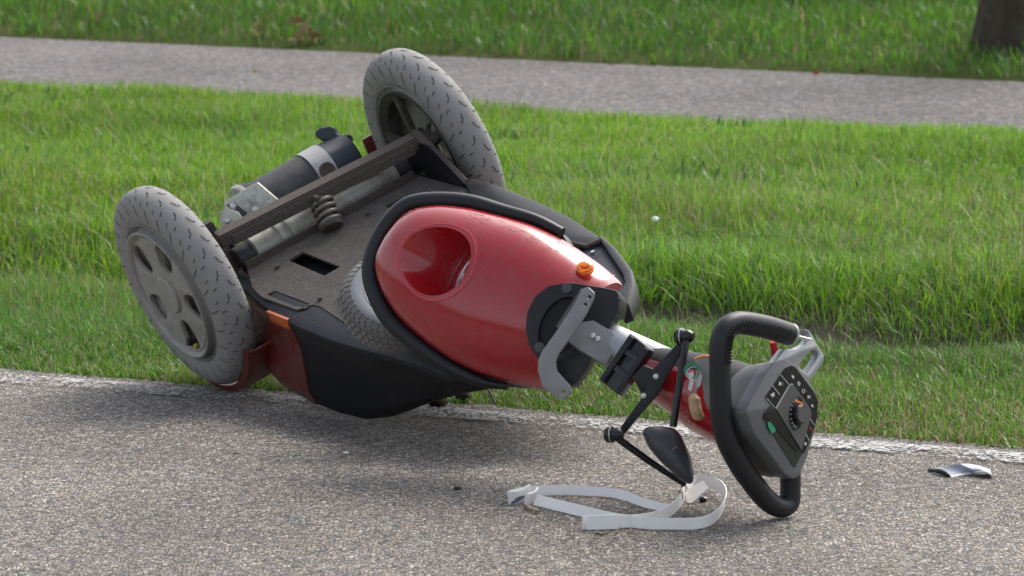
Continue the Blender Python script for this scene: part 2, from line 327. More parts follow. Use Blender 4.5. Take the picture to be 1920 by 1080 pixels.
# ------------------------------------------------------------------ grass (nobody could count it)
def grass_mat():
    m = bpy.data.materials.new('grass blades'); m.use_nodes = True; n = m.node_tree.nodes; l = m.node_tree.links
    n.remove(n['Principled BSDF']); at_ = n.new('ShaderNodeAttribute'); at_.attribute_name = 'tone'
    d = n.new('ShaderNodeBsdfDiffuse'); t = n.new('ShaderNodeBsdfTranslucent'); g = n.new('ShaderNodeBsdfGlossy'); g.inputs['Roughness'].default_value = .45; g.inputs[0].default_value = (.8, .85, .8, 1)
    l.new(at_.outputs['Color'], d.inputs[0])
    hs = n.new('ShaderNodeHueSaturation'); hs.inputs['Value'].default_value = 1.25; hs.inputs['Hue'].default_value = .488; l.new(at_.outputs['Color'], hs.inputs['Color']); l.new(hs.outputs[0], t.inputs[0])
    x = n.new('ShaderNodeMixShader'); x.inputs[0].default_value = .42; l.new(d.outputs[0], x.inputs[1]); l.new(t.outputs[0], x.inputs[2])
    y = n.new('ShaderNodeMixShader'); y.inputs[0].default_value = .05; l.new(x.outputs[0], y.inputs[1]); l.new(g.outputs[0], y.inputs[2])
    l.new(y.outputs[0], n['Material Output'].inputs[0]); return m
grassm = grass_mat()
_ph = rng.uniform(0, 6.28, 24)
def clump(s, v, k=1.):
    r = 0
    for i in range(8):
        an = i*2.4; fq = k*(3+2.3*i); r = r + np.sin((s*math.cos(an)+v*math.sin(an))*fq+_ph[i])/(1+i*.35)
    return r/2.2
def blades(name, N, vr, hfun, wid, lean, palette, wts, sr=None, label=None, dens=None):
    s0 = []; 
    v = rng.uniform(vr[0], vr[1], N*4)
    Yc = 7.9+v*1.1; s = rng.uniform(-1, 1, N*4)*(.155*(Yc)+1.0) - v*.4775
    P0 = E0[None]+s[:, None]*RD+v[:, None]*RN
    ok = np.abs(P0[:, 0]) < .125*P0[:, 1]+.75
    if dens is not None: ok &= rng.random(N*4) < dens(s, v)
    idx = np.nonzero(ok)[0][:N]; s, v, P0 = s[idx], v[idx], P0[idx]; n = len(idx)
    P0[:, 2] = zland(s, v)-.003
    h = hfun(s, v)*rng.uniform(.55, 1.25, n); th = rng.uniform(0, 2*math.pi, n); le = rng.uniform(.1, 1, n)**1.3*lean
    D = np.stack([np.cos(th), np.sin(th), np.zeros(n)], 1); ph = th+math.pi/2+rng.normal(0, .5, n); Wd = np.stack([np.cos(ph), np.sin(ph), np.zeros(n)], 1)
    wd = wid*rng.uniform(.6, 1.3, n)
    V = np.zeros((n, 7, 3)); k = 0
    for t, q in ((0, .8), (.4, 1.), (.75, .7)):
        c = P0 + D*(le*h*t**1.8)[:, None] + np.array([0, 0, 1])*(h*(t-.28*le*t*t))[:, None]
        V[:, k] = c-Wd*(wd*q/2)[:, None]; V[:, k+1] = c+Wd*(wd*q/2)[:, None]; k += 2
    V[:, 6] = P0 + D*(le*h)[:, None] + np.array([0, 0, 1])*(h*(1-.28*le))[:, None]
    base = np.arange(n)[:, None]*7
    loops = np.concatenate([base+np.array([[0, 1, 3, 2]]), base+np.array([[2, 3, 5, 4]]), base+np.array([[4, 5, 6]])], 1).ravel()
    tot = np.tile([4, 4, 3], n); st = np.concatenate([[0], np.cumsum(tot)[:-1]])
    me = bpy.data.meshes.new(name); me.vertices.add(n*7); me.vertices.foreach_set('co', V.ravel()); me.loops.add(len(loops)); me.loops.foreach_set('vertex_index', loops)
    me.polygons.add(n*3); me.polygons.foreach_set('loop_start', st); me.polygons.foreach_set('loop_total', tot); me.update(calc_edges=True)
    pal = np.array(palette); pk = rng.choice(len(pal), n, p=np.array(wts)/sum(wts)); c = pal[pk]*rng.uniform(.75, 1.3, (n, 1))*(1+.16*clump(s, v, .6))[:, None]
    if name in ('verge_grass', 'short_grass'):                          # drier patches full of straw, fresher towards the path
        pr = np.clip(np.interp(v, [0, .5, .9, 1.4, 1.9, 2.7, 3.1, 4], [.14, .07, .14, .04, .09, .11, .02, .01])*(1+1.3*clump(s+3, v, .45)), 0, .6); dry = rng.random(n) < pr
        c[dry] = np.array([(.30, .25, .14)])*rng.uniform(.5, 1.25, (dry.sum(), 1)); c *= np.stack([1+.12*clump(s-5, v, .35), 1+.04*clump(s-5, v, .35), np.ones(n)], 1)
    ca = np.ones((n, 7, 4)); ca[:, :, :3] = c[:, None, :]
    at_ = me.attributes.new('tone', 'FLOAT_COLOR', 'POINT'); at_.data.foreach_set('color', ca.ravel())
    me.materials.append(grassm)
    o = bpy.data.objects.new(name, me); COL.objects.link(o); o['kind'] = 'stuff'; o['label'] = label; o['category'] = 'grass'; return o
GR = [(.140, .30, .012), (.19, .38, .018), (.065, .19, .014), (.22, .39, .04), (.34, .30, .15), (.10, .22, .06)]
blades('short_grass', 125000, (-.01, 1.15), lambda s, v: np.interp(v, [0, .25, .55, 1.1], [.020, .030, .050, .062])*(1+.5*clump(s, v, .8)), .0023, 1.2, [(.095, .25, .018), (.145, .31, .032), (.22, .23, .08), (.07, .17, .025), (.27, .23, .12)], [5, 4, 1.7, 3, 1.2],
       label='short sparse grass growing along the edge of the road', dens=lambda s, v: np.clip(.75+.45*clump(s, v, .8)+.2*np.clip(v, 0, 1), .1, 1)*np.where(v > .9+.08*clump(s, 0*v, 2), .30, 1))
blades('verge_grass', 330000, (1.12, 4.22), lambda s, v: np.interp(v+.08*clump(s, v, .5), [1.1, 1.3, 2.0, 2.9, 4.0], [.060, .070, .056, .044, .042])*(1+.42*clump(s, v, 1.1)), .0024, 1.25, GR, [5, 5, 3, 3, 1.1, 1.5],
       label='bright green mown grass between the ditch and the path', dens=lambda s, v: np.clip(.8+.3*clump(s, v, .7), .15, 1)*np.clip((v-1.12-.06*clump(s, 0*v, 1.2)-.13*np.exp(-((s+.15)/.20)**2)-.05*np.exp(-((s-.75)/.2)**2))*8, 0, 1))
blades('ground_weeds', 9000, (.05, 4.0), lambda s, v: np.interp(v, [0, 1, 1.3, 4], [.018, .03, .055, .035])*(1+.3*clump(s, v)), .009, 1.5, [(.07, .17, .03), (.10, .22, .04), (.05, .12, .03)], [3, 3, 2],
       label='small broad leaved weeds growing among the verge grass', dens=lambda s, v: np.clip(.15+.6*clump(s, v, .9), 0.02, 1))
blades('dead_stems', 1300, (.1, 4.0), lambda s, v: np.interp(v, [0, 1, 1.3, 4], [.05, .07, .13, .08])+0*s, .0016, 1.3, [(.34, .28, .15), (.42, .36, .22)], [1, 1],
       label='pale dead stems standing in the verge grass')
blades('dry_thatch', 6000, (.0, 3.6), lambda s, v: .028+0*s, .0022, 2.6, [(.30, .25, .15), (.22, .19, .12), (.15, .14, .06)], [2, 2, 1],
       label='dry flattened thatch lying between the living grass', dens=lambda s, v: np.clip(.35+.8*clump(s, v, .7), .03, 1))
blades('tall_grass', 62000, (5.56, 10.5), lambda s, v: np.interp(v, [5.5, 5.8, 6.8, 7.6, 10], [.04, .06, .06, .10, .24])*(1+.3*clump(s, v)), .005, .9, [(.075, .20, .018), (.05, .15, .015), (.10, .24, .02), (.24, .20, .10), (.05, .12, .02)], [5, 5, 3, .8, 2],
       label='taller dark green grass growing beyond the path')

# ================================================================== THE OVERTURNED SCOOTER
A = nrm(cv(.793, .39, .467)); F = cv(.531, -.819, -.218); F = nrm(F-A*(F @ A)); U = np.cross(A, F)      # across, forward, up of the toppled scooter
W = at(352, 532, 8.05)                                                     # middle of the left rear wheel
def ch(f, a, u): return W+F*f+A*a+U*u
def cu(x, y, u): return onp(x, y, ch(0, 0, u), U)
def ca(x, y, a): return onp(x, y, ch(0, a, 0), A)
scooter = thing('mobility_scooter', 'red and black mobility scooter lying overturned at the road edge, wheels in the air', 'mobility scooter', gr(690, 780))
def part(name, me, m, parent=None, **k): return link(name, me, m, parent or scooter, **k)

# ---- rear wheels
RM, RT_, TW = .1490, .0335, .031
def tyre_pt(c, th, ph, off=0., rm=RM, rt=RT_, tw=TW):
    cr, sr = math.cos(ph), math.sin(ph); cr2 = math.copysign(abs(cr)**.85, cr); sr2 = math.copysign(abs(sr)**.85, sr)
    d = F*math.cos(th)+U*math.sin(th); return c + d*(rm+(rt+off)*cr2) + A*((tw+off)*sr2)
def rear_wheel(c, side, off0):
    """side=-1: the outer face looks along -A"""
    wh = part('rear_wheel', lathe(c, A, [(-.026, .112), (-.026, .118), (.026, .118), (.026, .112)], 64, closed=True), rim_m)
    wh.name = 'rear_wheel'
    prof = []
    for k in range(25):
        ph = math.radians(-146+292*k/24); cr, sr = math.cos(ph), math.sin(ph)
        prof.append((math.copysign(abs(sr)**.85, sr)*TW, RM+math.copysign(abs(cr)**.85, cr)*RT_))
    prof = [(-.022, .117)]+prof+[(.022, .117)]
    part('tyre', lathe(c, A, prof, 96, closed=True), tyre_m, wh, angle=80)
    for s in (-1, 1):                                                   # moulded bead line
        part('bead_ring', lathe(c+A*s*.0275, A, [(-.0012, .1275), (s*.0022, .1285), (-.0012, .1295)], 72, closed=True), tyre_m, wh)
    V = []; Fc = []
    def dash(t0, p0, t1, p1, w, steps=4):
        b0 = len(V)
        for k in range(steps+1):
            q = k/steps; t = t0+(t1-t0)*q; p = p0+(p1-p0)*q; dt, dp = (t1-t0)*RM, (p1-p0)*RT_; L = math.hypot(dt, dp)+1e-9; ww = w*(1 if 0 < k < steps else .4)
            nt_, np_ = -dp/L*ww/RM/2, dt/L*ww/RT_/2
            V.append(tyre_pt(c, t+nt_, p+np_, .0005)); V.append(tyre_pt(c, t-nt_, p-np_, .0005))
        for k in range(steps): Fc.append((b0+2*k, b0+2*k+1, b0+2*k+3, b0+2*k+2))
    N = 27; R_ = math.radians
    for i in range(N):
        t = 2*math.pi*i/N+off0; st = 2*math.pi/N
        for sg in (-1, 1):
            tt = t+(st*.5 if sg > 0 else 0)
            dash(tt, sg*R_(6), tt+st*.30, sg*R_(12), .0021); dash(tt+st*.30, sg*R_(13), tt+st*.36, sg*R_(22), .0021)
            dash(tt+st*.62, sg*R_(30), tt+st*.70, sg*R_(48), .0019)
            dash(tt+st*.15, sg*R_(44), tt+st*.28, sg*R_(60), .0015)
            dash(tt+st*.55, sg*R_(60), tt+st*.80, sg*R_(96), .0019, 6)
    part('groove_shade_dashes', mesh('tg', V, Fc), groove_shade_m, wh, kind='stuff')  # raised dark dashes stand in for shaded grooves, nothing is cut
    # outer wheel disc with five openings
    O = c+A*side*.027; ex, ey = F, U; holes = []
    for k in range(5):
        a0 = math.radians(-140+72*k); pts = []
        for (r, tn) in [(.049, 0), (.053, .013), (.068, .021), (.088, .0255), (.101, .019), (.106, 0), (.101, -.019), (.088, -.0255), (.068, -.021), (.053, -.013)]:
            pts.append((r*math.cos(a0)-tn*math.sin(a0), r*math.sin(a0)+tn*math.cos(a0)))
        holes.append(rounded(pts, .006, 2))
    en = np.cross(ex, ey)
    me = plate2d(circ(0, 0, .117, n=72), holes, O+en*(.004 if en @ A*side > 0 else .004), ex, ey, en, .008, .0015)
    part('wheel_disc', me, rim_m, wh, label='dusty grey wheel disc with five rounded openings')
    sA = A*side
    part('rim_lip', lathe(O+sA*.004, sA, [(-.004, .117), (.006, .1185), (.007, .116), (.003, .110), (-.002, .108)], 72, closed=True), rim_m, wh)
    part('disc_ridge', lathe(O+sA*.004, sA, [(-.002, .1075), (.002, .1065), (-.002, .1055)], 72, closed=True), rim_m, wh)
    part('hub_cap', lathe(O+sA*.003, sA, [(-.004, .034), (.004, .034), (.0065, .031), (.007, .012), (.007, 0)], 40), rim_m, wh)
    part('rim_barrel', lathe(c, sA, [(.022, .111), (.014, .102), (.009, .06), (.012, .038), (.020, .034)], 56), rimin_m, wh)
    # valve in one opening
    a0 = math.radians(82); vd = F*math.cos(a0)+U*math.sin(a0)
    vb = c+vd*.096+sA*.024
    part('valve', tube([vb, vb-vd*.008+sA*.012], [.0075, .0065], 12), gloss_m, wh)
    part('valve_cap', tube([vb+F*.011+sA*.004, vb+F*.012+sA*.009], [.0038, .0034], 10), leafy_m, wh)
    # inner side: dark spokes and hub
    I = c-sA*.004
    for k in range(5):
        a0 = math.radians(-104+72*k); d = F*math.cos(a0)+U*math.sin(a0); t = np.cross(A, d)
        part('spoke', box(I-sA*.020+d*.068, d, t, A, .042, .010, .005, .003), rimdark_m, wh)
    part('inner_rim', lathe(c-sA*.018, -sA, [(-.018, .100), (.004, .103), (.010, .111), (.013, .117), (.008, .118)], 64), rimdark_m, wh)
    part('hub', lathe(c-sA*.01, -sA, [(0, .04), (.022, .036), (.026, .022), (.045, .018), (.05, 0)], 32), rimdark_m, wh)
    return wh
WL = ch(0, -.006, 0); WR = ch(0, .513, .004)
rear_wheel(WL, -1, .05); rear_wheel(WR, 1, .12)

# ---- red fenders round the rear wheels
def fender(c, a0, a1, t0, t1):
    th = np.linspace(math.radians(t0), math.radians(t1), 40); P = []
    for t in th:
        d = -F*math.cos(t)+U*math.sin(t); sec = []
        for (aa, rr) in [(a0, .188), (a0+(a1-a0)*.04, .196), (a0+(a1-a0)*.3, .2), (a1, .2), (a1, .196), (a0+(a1-a0)*.3, .196), (a0+(a1-a0)*.08, .192), (a0, .184)]:
            sec.append(c+d*rr+A*aa)
        P.append(sec)
    return grid_mesh('fender', P, closev=True, caps=True)
part('rear_fender', fender(WL, -.012, .056, 30, 156), redd_m)
part('rear_fender', fender(WR, .01, -.034, 4, 150), redd_m)

# ---- frame: rear crossbar, side rails, floor plate
b0, b1 = cu(406, 452, -.06), cu(785, 262, -.06); bx = nrm(b1-b0); bw = nrm(U-bx*(U @ bx)); bf = np.cross(bx, bw)
part('rear_crossbar', box((b0+b1)/2, bx, bf, bw, np.linalg.norm(b1-b0)/2, .0165, .012, .003), steel_m)
part('crossbar_lip', box((b0+b1)/2+F*.0185+U*.004, bx, bf, bw, np.linalg.norm(b1-b0)/2-.02, .003, .009, .0015), steel_m)
def rail(p, q, w, t, name='side_rail', m=steel_m):
    d = nrm(q-p); s = nrm(A-d*(A @ d)); o = np.cross(d, s)
    part(name, box((p+q)/2, d, s, o, np.linalg.norm(q-p)/2, w, t, .002), m)
rail(ca(392, 432, .085), ca(474, 556, .085), .010, .013)
rail(ca(380, 424, .062), ca(462, 560, .062), .004, .016)
rail(ca(775, 252, .448), ca(874, 350, .448), .008, .012)
part('side_plate', pplate([(752, 300), (785, 268), (806, 276), (872, 346), (858, 352), (795, 322), (768, 335)], ch(0, .44, 0), -A, .004), black_m)
part('side_plate', pplate([(418, 442), (452, 470), (470, 512), (478, 548), (462, 548), (430, 496)], ch(0, .10, 0), -A, .004), steel_m)
part('end_bolt', box(ca(388, 428, .06), F, A, U, .010, .012, .010, .003), motor_m)
PO = ch(0, 0, -.004)
slots = [[(541, 488), (567, 472), (638, 500), (608, 517)], [(722, 387), (752, 371), (800, 384), (770, 402)], [(500, 552), (516, 545), (580, 569), (574, 578), (548, 572)]]
part('floor_plate', pplate([(462, 500), (777, 327), (800, 333), (868, 352), (930, 372), (1010, 405), (1080, 470), (1050, 560), (960, 640), (840, 640), (730, 625), (650, 607), (600, 574), (585, 571), (556, 581), (490, 556), (474, 540)], PO, -U, .004, holes=slots, rnd=.004), plate_m)
part('slot_backing_sheet', box(ch(.38, .25, .022), F, A, U, .33, .16, .003), matte_m)  # added black sheet that keeps the floor slots dark inside
e0, e1 = cu(462, 500, -.006), cu(777, 327, -.006); ed = nrm(e1-e0)
part('plate_flange', box((e0+e1)/2, ed, np.cross(U, ed), U, np.linalg.norm(e1-e0)/2, .0022, .008, .001), steel_m)
bolts = [(600, 560), (690, 400), (520, 500), (830, 372)]
V = []; Fc = []
for k in range(170):                                              # crumbs of dried mud caked on the plate
    o = cu(rng.uniform(480, 860), rng.uniform(340, 600), -.0062); f__, a__ = (o-W) @ F, (o-W) @ A
    if not (.08 < f__ < .42 and .09 < a__ < .42) or (.10 < f__ < .25 and .125 < a__ < .18) or a__ < .12: continue
    r = rng.uniform(.0007, .0024); i = len(V); V += [o+F*r, o+A*r, o-F*r, o-A*r, o-U*r*.8]; Fc += [(i, i+1, i+4), (i+1, i+2, i+4), (i+2, i+3, i+4), (i+3, i, i+4)]
part('mud_crumbs', mesh('mc', V, Fc), mat('dried mud', (.16, .135, .11), .95, vary=.4, dscale=200), smooth=False, kind='stuff')
for q in bolts: part('plate_bolt', lathe(cu(*q, -.006), -U, [(0, .0045), (.003, .004), (.0035, 0)], 10), steel_m)

# ---- body tub and covers (scooter's own symmetry: a' = .50 - a)
ST = [(.045, .070, .13, .050), (.10, .052, .145, .028), (.20, .034, .162, .014), (.30, .024, .170, .016), (.37, .024, .170, .020), (.44, .026, .166, .028), (.515, .034, .142, .032), (.59, .046, .110, .038), (.66, .052, .080, .046), (.74, .058, .052, .060), (.80, .080, .040, .085)]
def interp_st(f): a = np.array(ST); return [np.interp(f, a[:, 0], a[:, k]) for k in (1, 2, 3)]
def taper(f): return np.interp(f, [.35, .6, .8], [0, .016, .052])
def shell(f0, f1, n, d=0., deck=True):
    P = []
    for f in np.linspace(f0, f1, n):
        a, ul, al = interp_st(f); q = []
        L = [(a+.006, .010+d*0), (a-d, .016), (a+.003-d, ul*.35), (al-.002-d, ul*.8), (al+.003-d, ul-.006), (al+.014, ul+d)]
        q = [ch(f, x, u) for x, u in L] + [ch(f, .50-x-taper(f), u) for x, u in L[::-1]] + [ch(f, .25, .035)]
        P.append(q)
    return grid_mesh('shell', P, closev=True, caps=True)
part('rear_side_cover', shell(.045, .30, 16, .0015), redd_m, angle=50)
part('front_side_cover', shell(.302, .80, 30), matte_m, angle=50)
def lip(side):
    P = []
    for f in np.linspace(.05, .815, 40):
        a, ul, al = interp_st(min(f, .8)); inn = a+(.012 + .042*min(1, max(0, (f-.12)/.2))); tw = .010
        L = [(inn, .004), (inn, -.003), (a+.010, .000), (a-.003, .007), (a-.004, .013), (a-.002, .020), (a+.006, .016)]
        L = [(x if side < 0 else .50-x-taper(f), u) for x, u in L]; P.append([ch(f, x, u) for x, u in L])
    return grid_mesh('lip', P, closev=True, caps=True)
for s in (-1, 1): part('tub_edge', lip(s), tub_m, angle=45)
part('side_reflector', pplate([(499, 584), (538, 600), (543, 619), (508, 604)], ch(0, .020, 0), -A, .006, bev=.001), refl_m)
# front end of the tub: cross panel and turned up corner
f_ = .80
part('fender_band', pplate([(868, 337), (885, 333), (930, 346), (1000, 374), (1065, 405), (1119, 440), (1128, 450), (1086, 463), (1040, 442), (960, 402), (885, 366)], ch(0, 0, -.012), -U, .03, bev=.003), black_m)
part('front_panel', pplate([(1084, 466), (1127, 451), (1172, 526), (1160, 556), (1140, 540)], ch(0, 0, -.004), -U, .02, bev=.002), cap_m)
part('front_fender', pplate([(1119, 441), (1132, 444), (1155, 464), (1185, 505), (1190, 532), (1177, 566), (1160, 572), (1156, 552), (1171, 528), (1166, 510), (1128, 455)], ch(0, 0, -.014), -U, .036, bev=.004), black_m)
part('fender_bracket', tube([cu(1060, 452, -.02), cu(1100, 462, -.02), cu(1128, 450, -.02)], .004, 6), steel_m)
for q in ((1112, 474), (1150, 520)): part('corner_screw', lathe(cu(*q, -.0045), -U, [(0, .004), (.003, .0035), (.003, 0)], 10), bolt_m)
# wheel arch opening at the tub edge
part('wheel_arch', tube([cu(644, 548, -.008), cu(652, 572, -.008), cu(668, 606, -.008)], .006, 8, 4), steel_m)

# ---- transaxle and motor
def ax(f, t, u): return ch(f, t, u)
def acyl(name, f, u, prof, m, parent=None, seg=32): return part(name, lathe(ax(f, 0, u), A, prof, seg), m, parent)
tx = acyl('transaxle', .022, .0, [(.118, 0), (.118, .026), (.120, .029), (.165, .030), (.168, .033), (.176, .033), (.178, .029), (.186, .029), (.188, .034), (.196, .034), (.198, .029), (.225, .029), (.235, .034), (.255, .036), (.275, .033), (.33, .030), (.395, .023), (.40, .029), (.41, .029), (.411, 0)], alu_m)
acyl('axle_end', .022, .0, [(.088, 0), (.088, .022), (.092, .024), (.117, .024), (.117, 0)], motor_m, tx)
acyl('axle_end', .022, .0, [(.412, 0), (.412, .022), (.47, .022), (.47, 0)], motor_m, tx)
for k in range(3):
    part('casting_rib', box(ax(.022+.018*math.cos(k*1.1-.6), .33, -.026*math.cos(k*1.1-1.1)), A, F, U, .06, .0025, .004, .001), alu_m, tx)
part('gear_housing', pplate([(590, 392), (618, 378), (650, 366), (700, 345), (722, 352), (700, 372), (640, 398), (600, 412)], ch(0, 0, .0), -U, .03, bev=.006), alu_m, tx)
mo = acyl('drive_motor', -.098, -.010, [(.192, 0), (.192, .049), (.196, .052), (.205, .052), (.206, .047), (.214, .047), (.216, .047), (.345, .047), (.346, 0)], motor_m)
acyl('end_flange', -.098, -.010, [(.183, .030), (.183, .053), (.1865, .055), (.193, .055), (.195, .048)], alu_m, mo)
acyl('motor_band', -.098, -.010, [(.315, .0475), (.315, .0492), (.352, .0492), (.352, .0475)], alub_m, mo)
acyl('brake_cover', -.098, -.010, [(.353, .047), (.353, .047), (.40, .045), (.405, .041), (.406, 0)], cap_m, mo)
nn = nrm(-U*.55 + np.array([0, -.8, .1])); pc = ax(-.098, .333, -.010)+nrm(-U*.35+F*.75)*.049
part('band_boss', lathe(pc, nrm(-U*.35+F*.75), [(0, .014), (.004, .014), (.005, .012), (.004, .009), (.0045, 0)], 24), steel_m, mo)
part('brake_release', pplate([(590, 248), (598, 240), (618, 236), (627, 240), (630, 250), (636, 253), (654, 252), (655, 260), (640, 266), (600, 262), (592, 256)], ax(-.098, .38, -.04), nrm(-F*.1-U*.2+np.array([0, -1., 0])), .05, bev=.003), cap_m, mo)
gb = part('gearbox', pplate([(418, 378), (470, 346), (482, 340), (520, 372), (522, 384), (455, 424), (432, 414), (420, 400)], ax(-.07, .15, -.03), nrm(np.array([-.25, -1., .35])), .06, bev=.005), alu_m, label='cast aluminium gearbox at the left end of the motor')
part('gearbox_foot', pplate([(412, 396), (424, 388), (446, 396), (462, 418), (440, 436), (415, 432), (410, 416)], ax(-.06, .12, -.04), nrm(np.array([-.25, -1., .35])), .05, bev=.005), alu_m, gb)
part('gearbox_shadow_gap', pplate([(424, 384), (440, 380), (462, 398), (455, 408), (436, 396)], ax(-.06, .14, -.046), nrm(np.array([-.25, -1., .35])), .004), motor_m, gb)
for q in ((436, 386), (424, 414), (478, 392)): part('housing_bolt', lathe(at(*q, ax(-.06, .12, -.05)[1]-.02), np.array([-.2, -1, .3]), [(-.01, .0048), (.003, .0045), (.004, 0)], 10), bolt_m, gb)
# coil spring damper
s0, s1 = cu(600, 372, -.05), cu(622, 424, -.012)
d = nrm(s1-s0); ex, ey, _ = basis(d); pts = []
L = np.linalg.norm(s1-s0)
for k in range(4*18):
    t = k/(4*18-1); an = k/18*2*math.pi; pts.append(s0+d*L*(.12+.88*t)+(ex*math.cos(an)+ey*math.sin(an))*.0185)
dmp = part('damper', lathe(s0, d, [(-.014, 0), (-.014, .011), (.004, .013), (.012, .013), (L*.95, .011), (L, .009), (L, 0)], 24), cone_m)
part('coil_spring', tube(pts, .0036, 8), rust_m, dmp)
part('spring_seat', lathe(s1, d, [(-.006, .019), (-.002, .021), (.003, .019), (.004, 0)], 28), steel_m, dmp)
part('bracket_lug', box(cu(594, 378, -.052), F, A, U, .012, .005, .012, .002), steel_m)

# ---- front wheel, partly behind the cowl
FC = at(738, 566, 7.56); FA = nrm(np.array([.12, -.68, .72]))       # its axle points up towards the viewer
prof = []
for k in range(21):
    ph = math.radians(-140+280*k/20); cr, sr = math.cos(ph), math.sin(ph)
    prof.append((math.copysign(abs(sr)**.7, sr)*.028, .059+math.copysign(abs(cr)**.8, cr)*.022))
fwl = part('front_wheel', lathe(FC, FA, [(-.02, .040), (.020, .042), (.024, .038), (.012, .032), (.010, .02), (.020, .018), (.022, 0)], 48), rimin_m)
part('tyre', lathe(FC, FA, [(-.02, .040)]+prof+[(.02, .040)], 72, closed=True), tyre_f, fwl, angle=80)
part('bead_ring', lathe(FC+FA*.0255, FA, [(-.0012, .048), (.002, .0495), (-.0012, .051)], 60, closed=True), tyre_f, fwl)
ex, ey, en = basis(FA); blocks = []
for i in range(44):
    for r_, (aa, ww) in enumerate(((-.021, .0048), (-.009, .0052), (.003, .0052), (.015, .0052))):
        th = 2*math.pi*(i+(.5 if r_ % 2 else 0))/44; d = ex*math.cos(th)+ey*math.sin(th); t = np.cross(en, d)
        rr = .0808-.0042*abs(aa/.022)**2
        blocks.append(box(FC+FA*aa+d*(rr+.0008), t, FA, d, .0042, ww*.95, .0022))
for i in range(44):
    th = 2*math.pi*(i+.25)/44; d = ex*math.cos(th)+ey*math.sin(th); t = np.cross(en, d)
    blocks.append(box(FC+FA*.0235+d*.0745, t, nrm(d-FA*.8), nrm(FA+d*.8), .0040, .0060, .0012))
bm = bmesh.new()
for q in blocks: bm.from_mesh(q); bpy.data.meshes.remove(q)
me = bpy.data.meshes.new('tb'); bm.to_mesh(me); bm.free()
part('tread_blocks', me, mat('dusty brown rubber', (.20, .195, .19), .85, dirt=(.27, .25, .22), damt=.5, dscale=40), fwl, smooth=False, kind='stuff')
part('steering_fork', tube([FC-FA*.05, at(800, 500, 7.66), at(900, 545, 7.50), at(1010, 600, 7.33)], [.014, .018, .024, .028], 14, 4), black_m)

# ---- front cowl: a bulging shell tapering from nose to column
T1 = nrm(cv(.80, -.42, -.39)); S1 = nrm(cv(-.45, -.04, -.88)); S1 = nrm(S1-T1*(S1 @ T1)); N1 = -np.cross(T1, S1)
if N1[1] > 0: N1 = -N1
CO = at(900, 560, 7.34)
def cp(x, y, h=0.): return onp(x, y, CO, N1)+N1*h
TE = [(711, 482), (717, 462), (735, 432), (758, 405), (790, 389), (830, 385), (880, 390), (940, 405), (1003, 423), (1050, 446), (1088, 470), (1125, 495), (1152, 518), (1162, 532)]
BE = [(710, 500), (712, 530), (725, 562), (748, 596), (775, 622), (812, 652), (850, 678), (895, 700), (945, 714), (985, 724), (1010, 728), (1020, 731), (1030, 733), (1036, 735)]
HT = [.010, .020, .032, .043, .052, .059, .064, .068, .071, .073, .074, .073, .071, .068]
k_ = np.arange(len(TE)); kk = np.linspace(0, len(TE)-1, 72)
TEi = np.stack([np.interp(kk, k_, np.array(TE)[:, i]) for i in (0, 1)], 1); BEi = np.stack([np.interp(kk, k_, np.array(BE)[:, i]) for i in (0, 1)], 1); HTi = np.interp(kk, k_, HT)
def smooth_arr(a, it=3):
    for _ in range(it):
        c = a.copy(); c[1:-1] = (a[:-2]+2*a[1:-1]+a[2:])/4; a = c
    return a
TEi, BEi, HTi = smooth_arr(TEi), smooth_arr(BEi), smooth_arr(HTi)
ns = 41; front = []; back = []
for i in range(len(kk)):
    a, b = cp(*TEi[i]), cp(*BEi[i]); row = []; rb = []
    for j in range(ns):
        s = -1+2*j/(ns-1); s2 = math.sin(s*math.pi/2); q = (s2+1)/2
        pr = (1-abs(s2)**2.3)**.62 if abs(s2) < 1 else 0
        row.append(a*(1-q)+b*q+N1*(HTi[i]*pr+.004)); rb.append(a*(1-q)+b*q-N1*.012)
    front.append(row); back.append(rb)
nu = len(front); V = [p for r in front for p in r]+[p for r in back for p in r]; off = nu*ns; Fc = []
for i in range(nu-1):
    for j in range(ns-1):
        Fc.append((i*ns+j, (i+1)*ns+j, (i+1)*ns+j+1, i*ns+j+1)); Fc.append((off+i*ns+j, off+i*ns+j+1, off+(i+1)*ns+j+1, off+(i+1)*ns+j))
bd = [i*ns for i in range(nu)]+[(nu-1)*ns+j for j in range(1, ns)]+[i*ns+ns-1 for i in range(nu-2, -1, -1)]+[j for j in range(ns-2, 0, -1)]
for i in range(len(bd)): a, b = bd[i], bd[(i+1) % len(bd)]; Fc.append((a, b, b+off, a+off))
cme = recalc(mesh('cowl', V, Fc))
# oblique headlamp recess cut into the shell
RO = cp(850, 507, .058); rd = nrm(T1*.72-N1*.70)
rex = nrm(S1); rey = nrm(np.cross(rd, rex))
cut = []
for dd, sc_ in ((-.12, 1.10), (.052, .96)):
    cut.append([RO+rd*dd+(rex*math.cos(t)*.0545+rey*math.sin(t)*.049)*sc_ for t in np.linspace(0, 2*math.pi, 64, endpoint=False)])
cut_me = grid_mesh('cut', cut, closev=True, caps=True)
ao = bpy.data.objects.new('a', cme); bo = bpy.data.objects.new('b', cut_me)
for o in (ao, bo): COL.objects.link(o)
md = ao.modifiers.new('b', 'BOOLEAN'); md.operation = 'DIFFERENCE'; md.object = bo; md.solver = 'EXACT'
bpy.context.view_layer.update(); cme2 = bpy.data.meshes.new_from_object(ao.evaluated_get(bpy.context.evaluated_depsgraph_get()))
bpy.data.objects.remove(ao); bpy.data.objects.remove(bo)
cowl = part('front_cowl', cme2, red_m, angle=38)
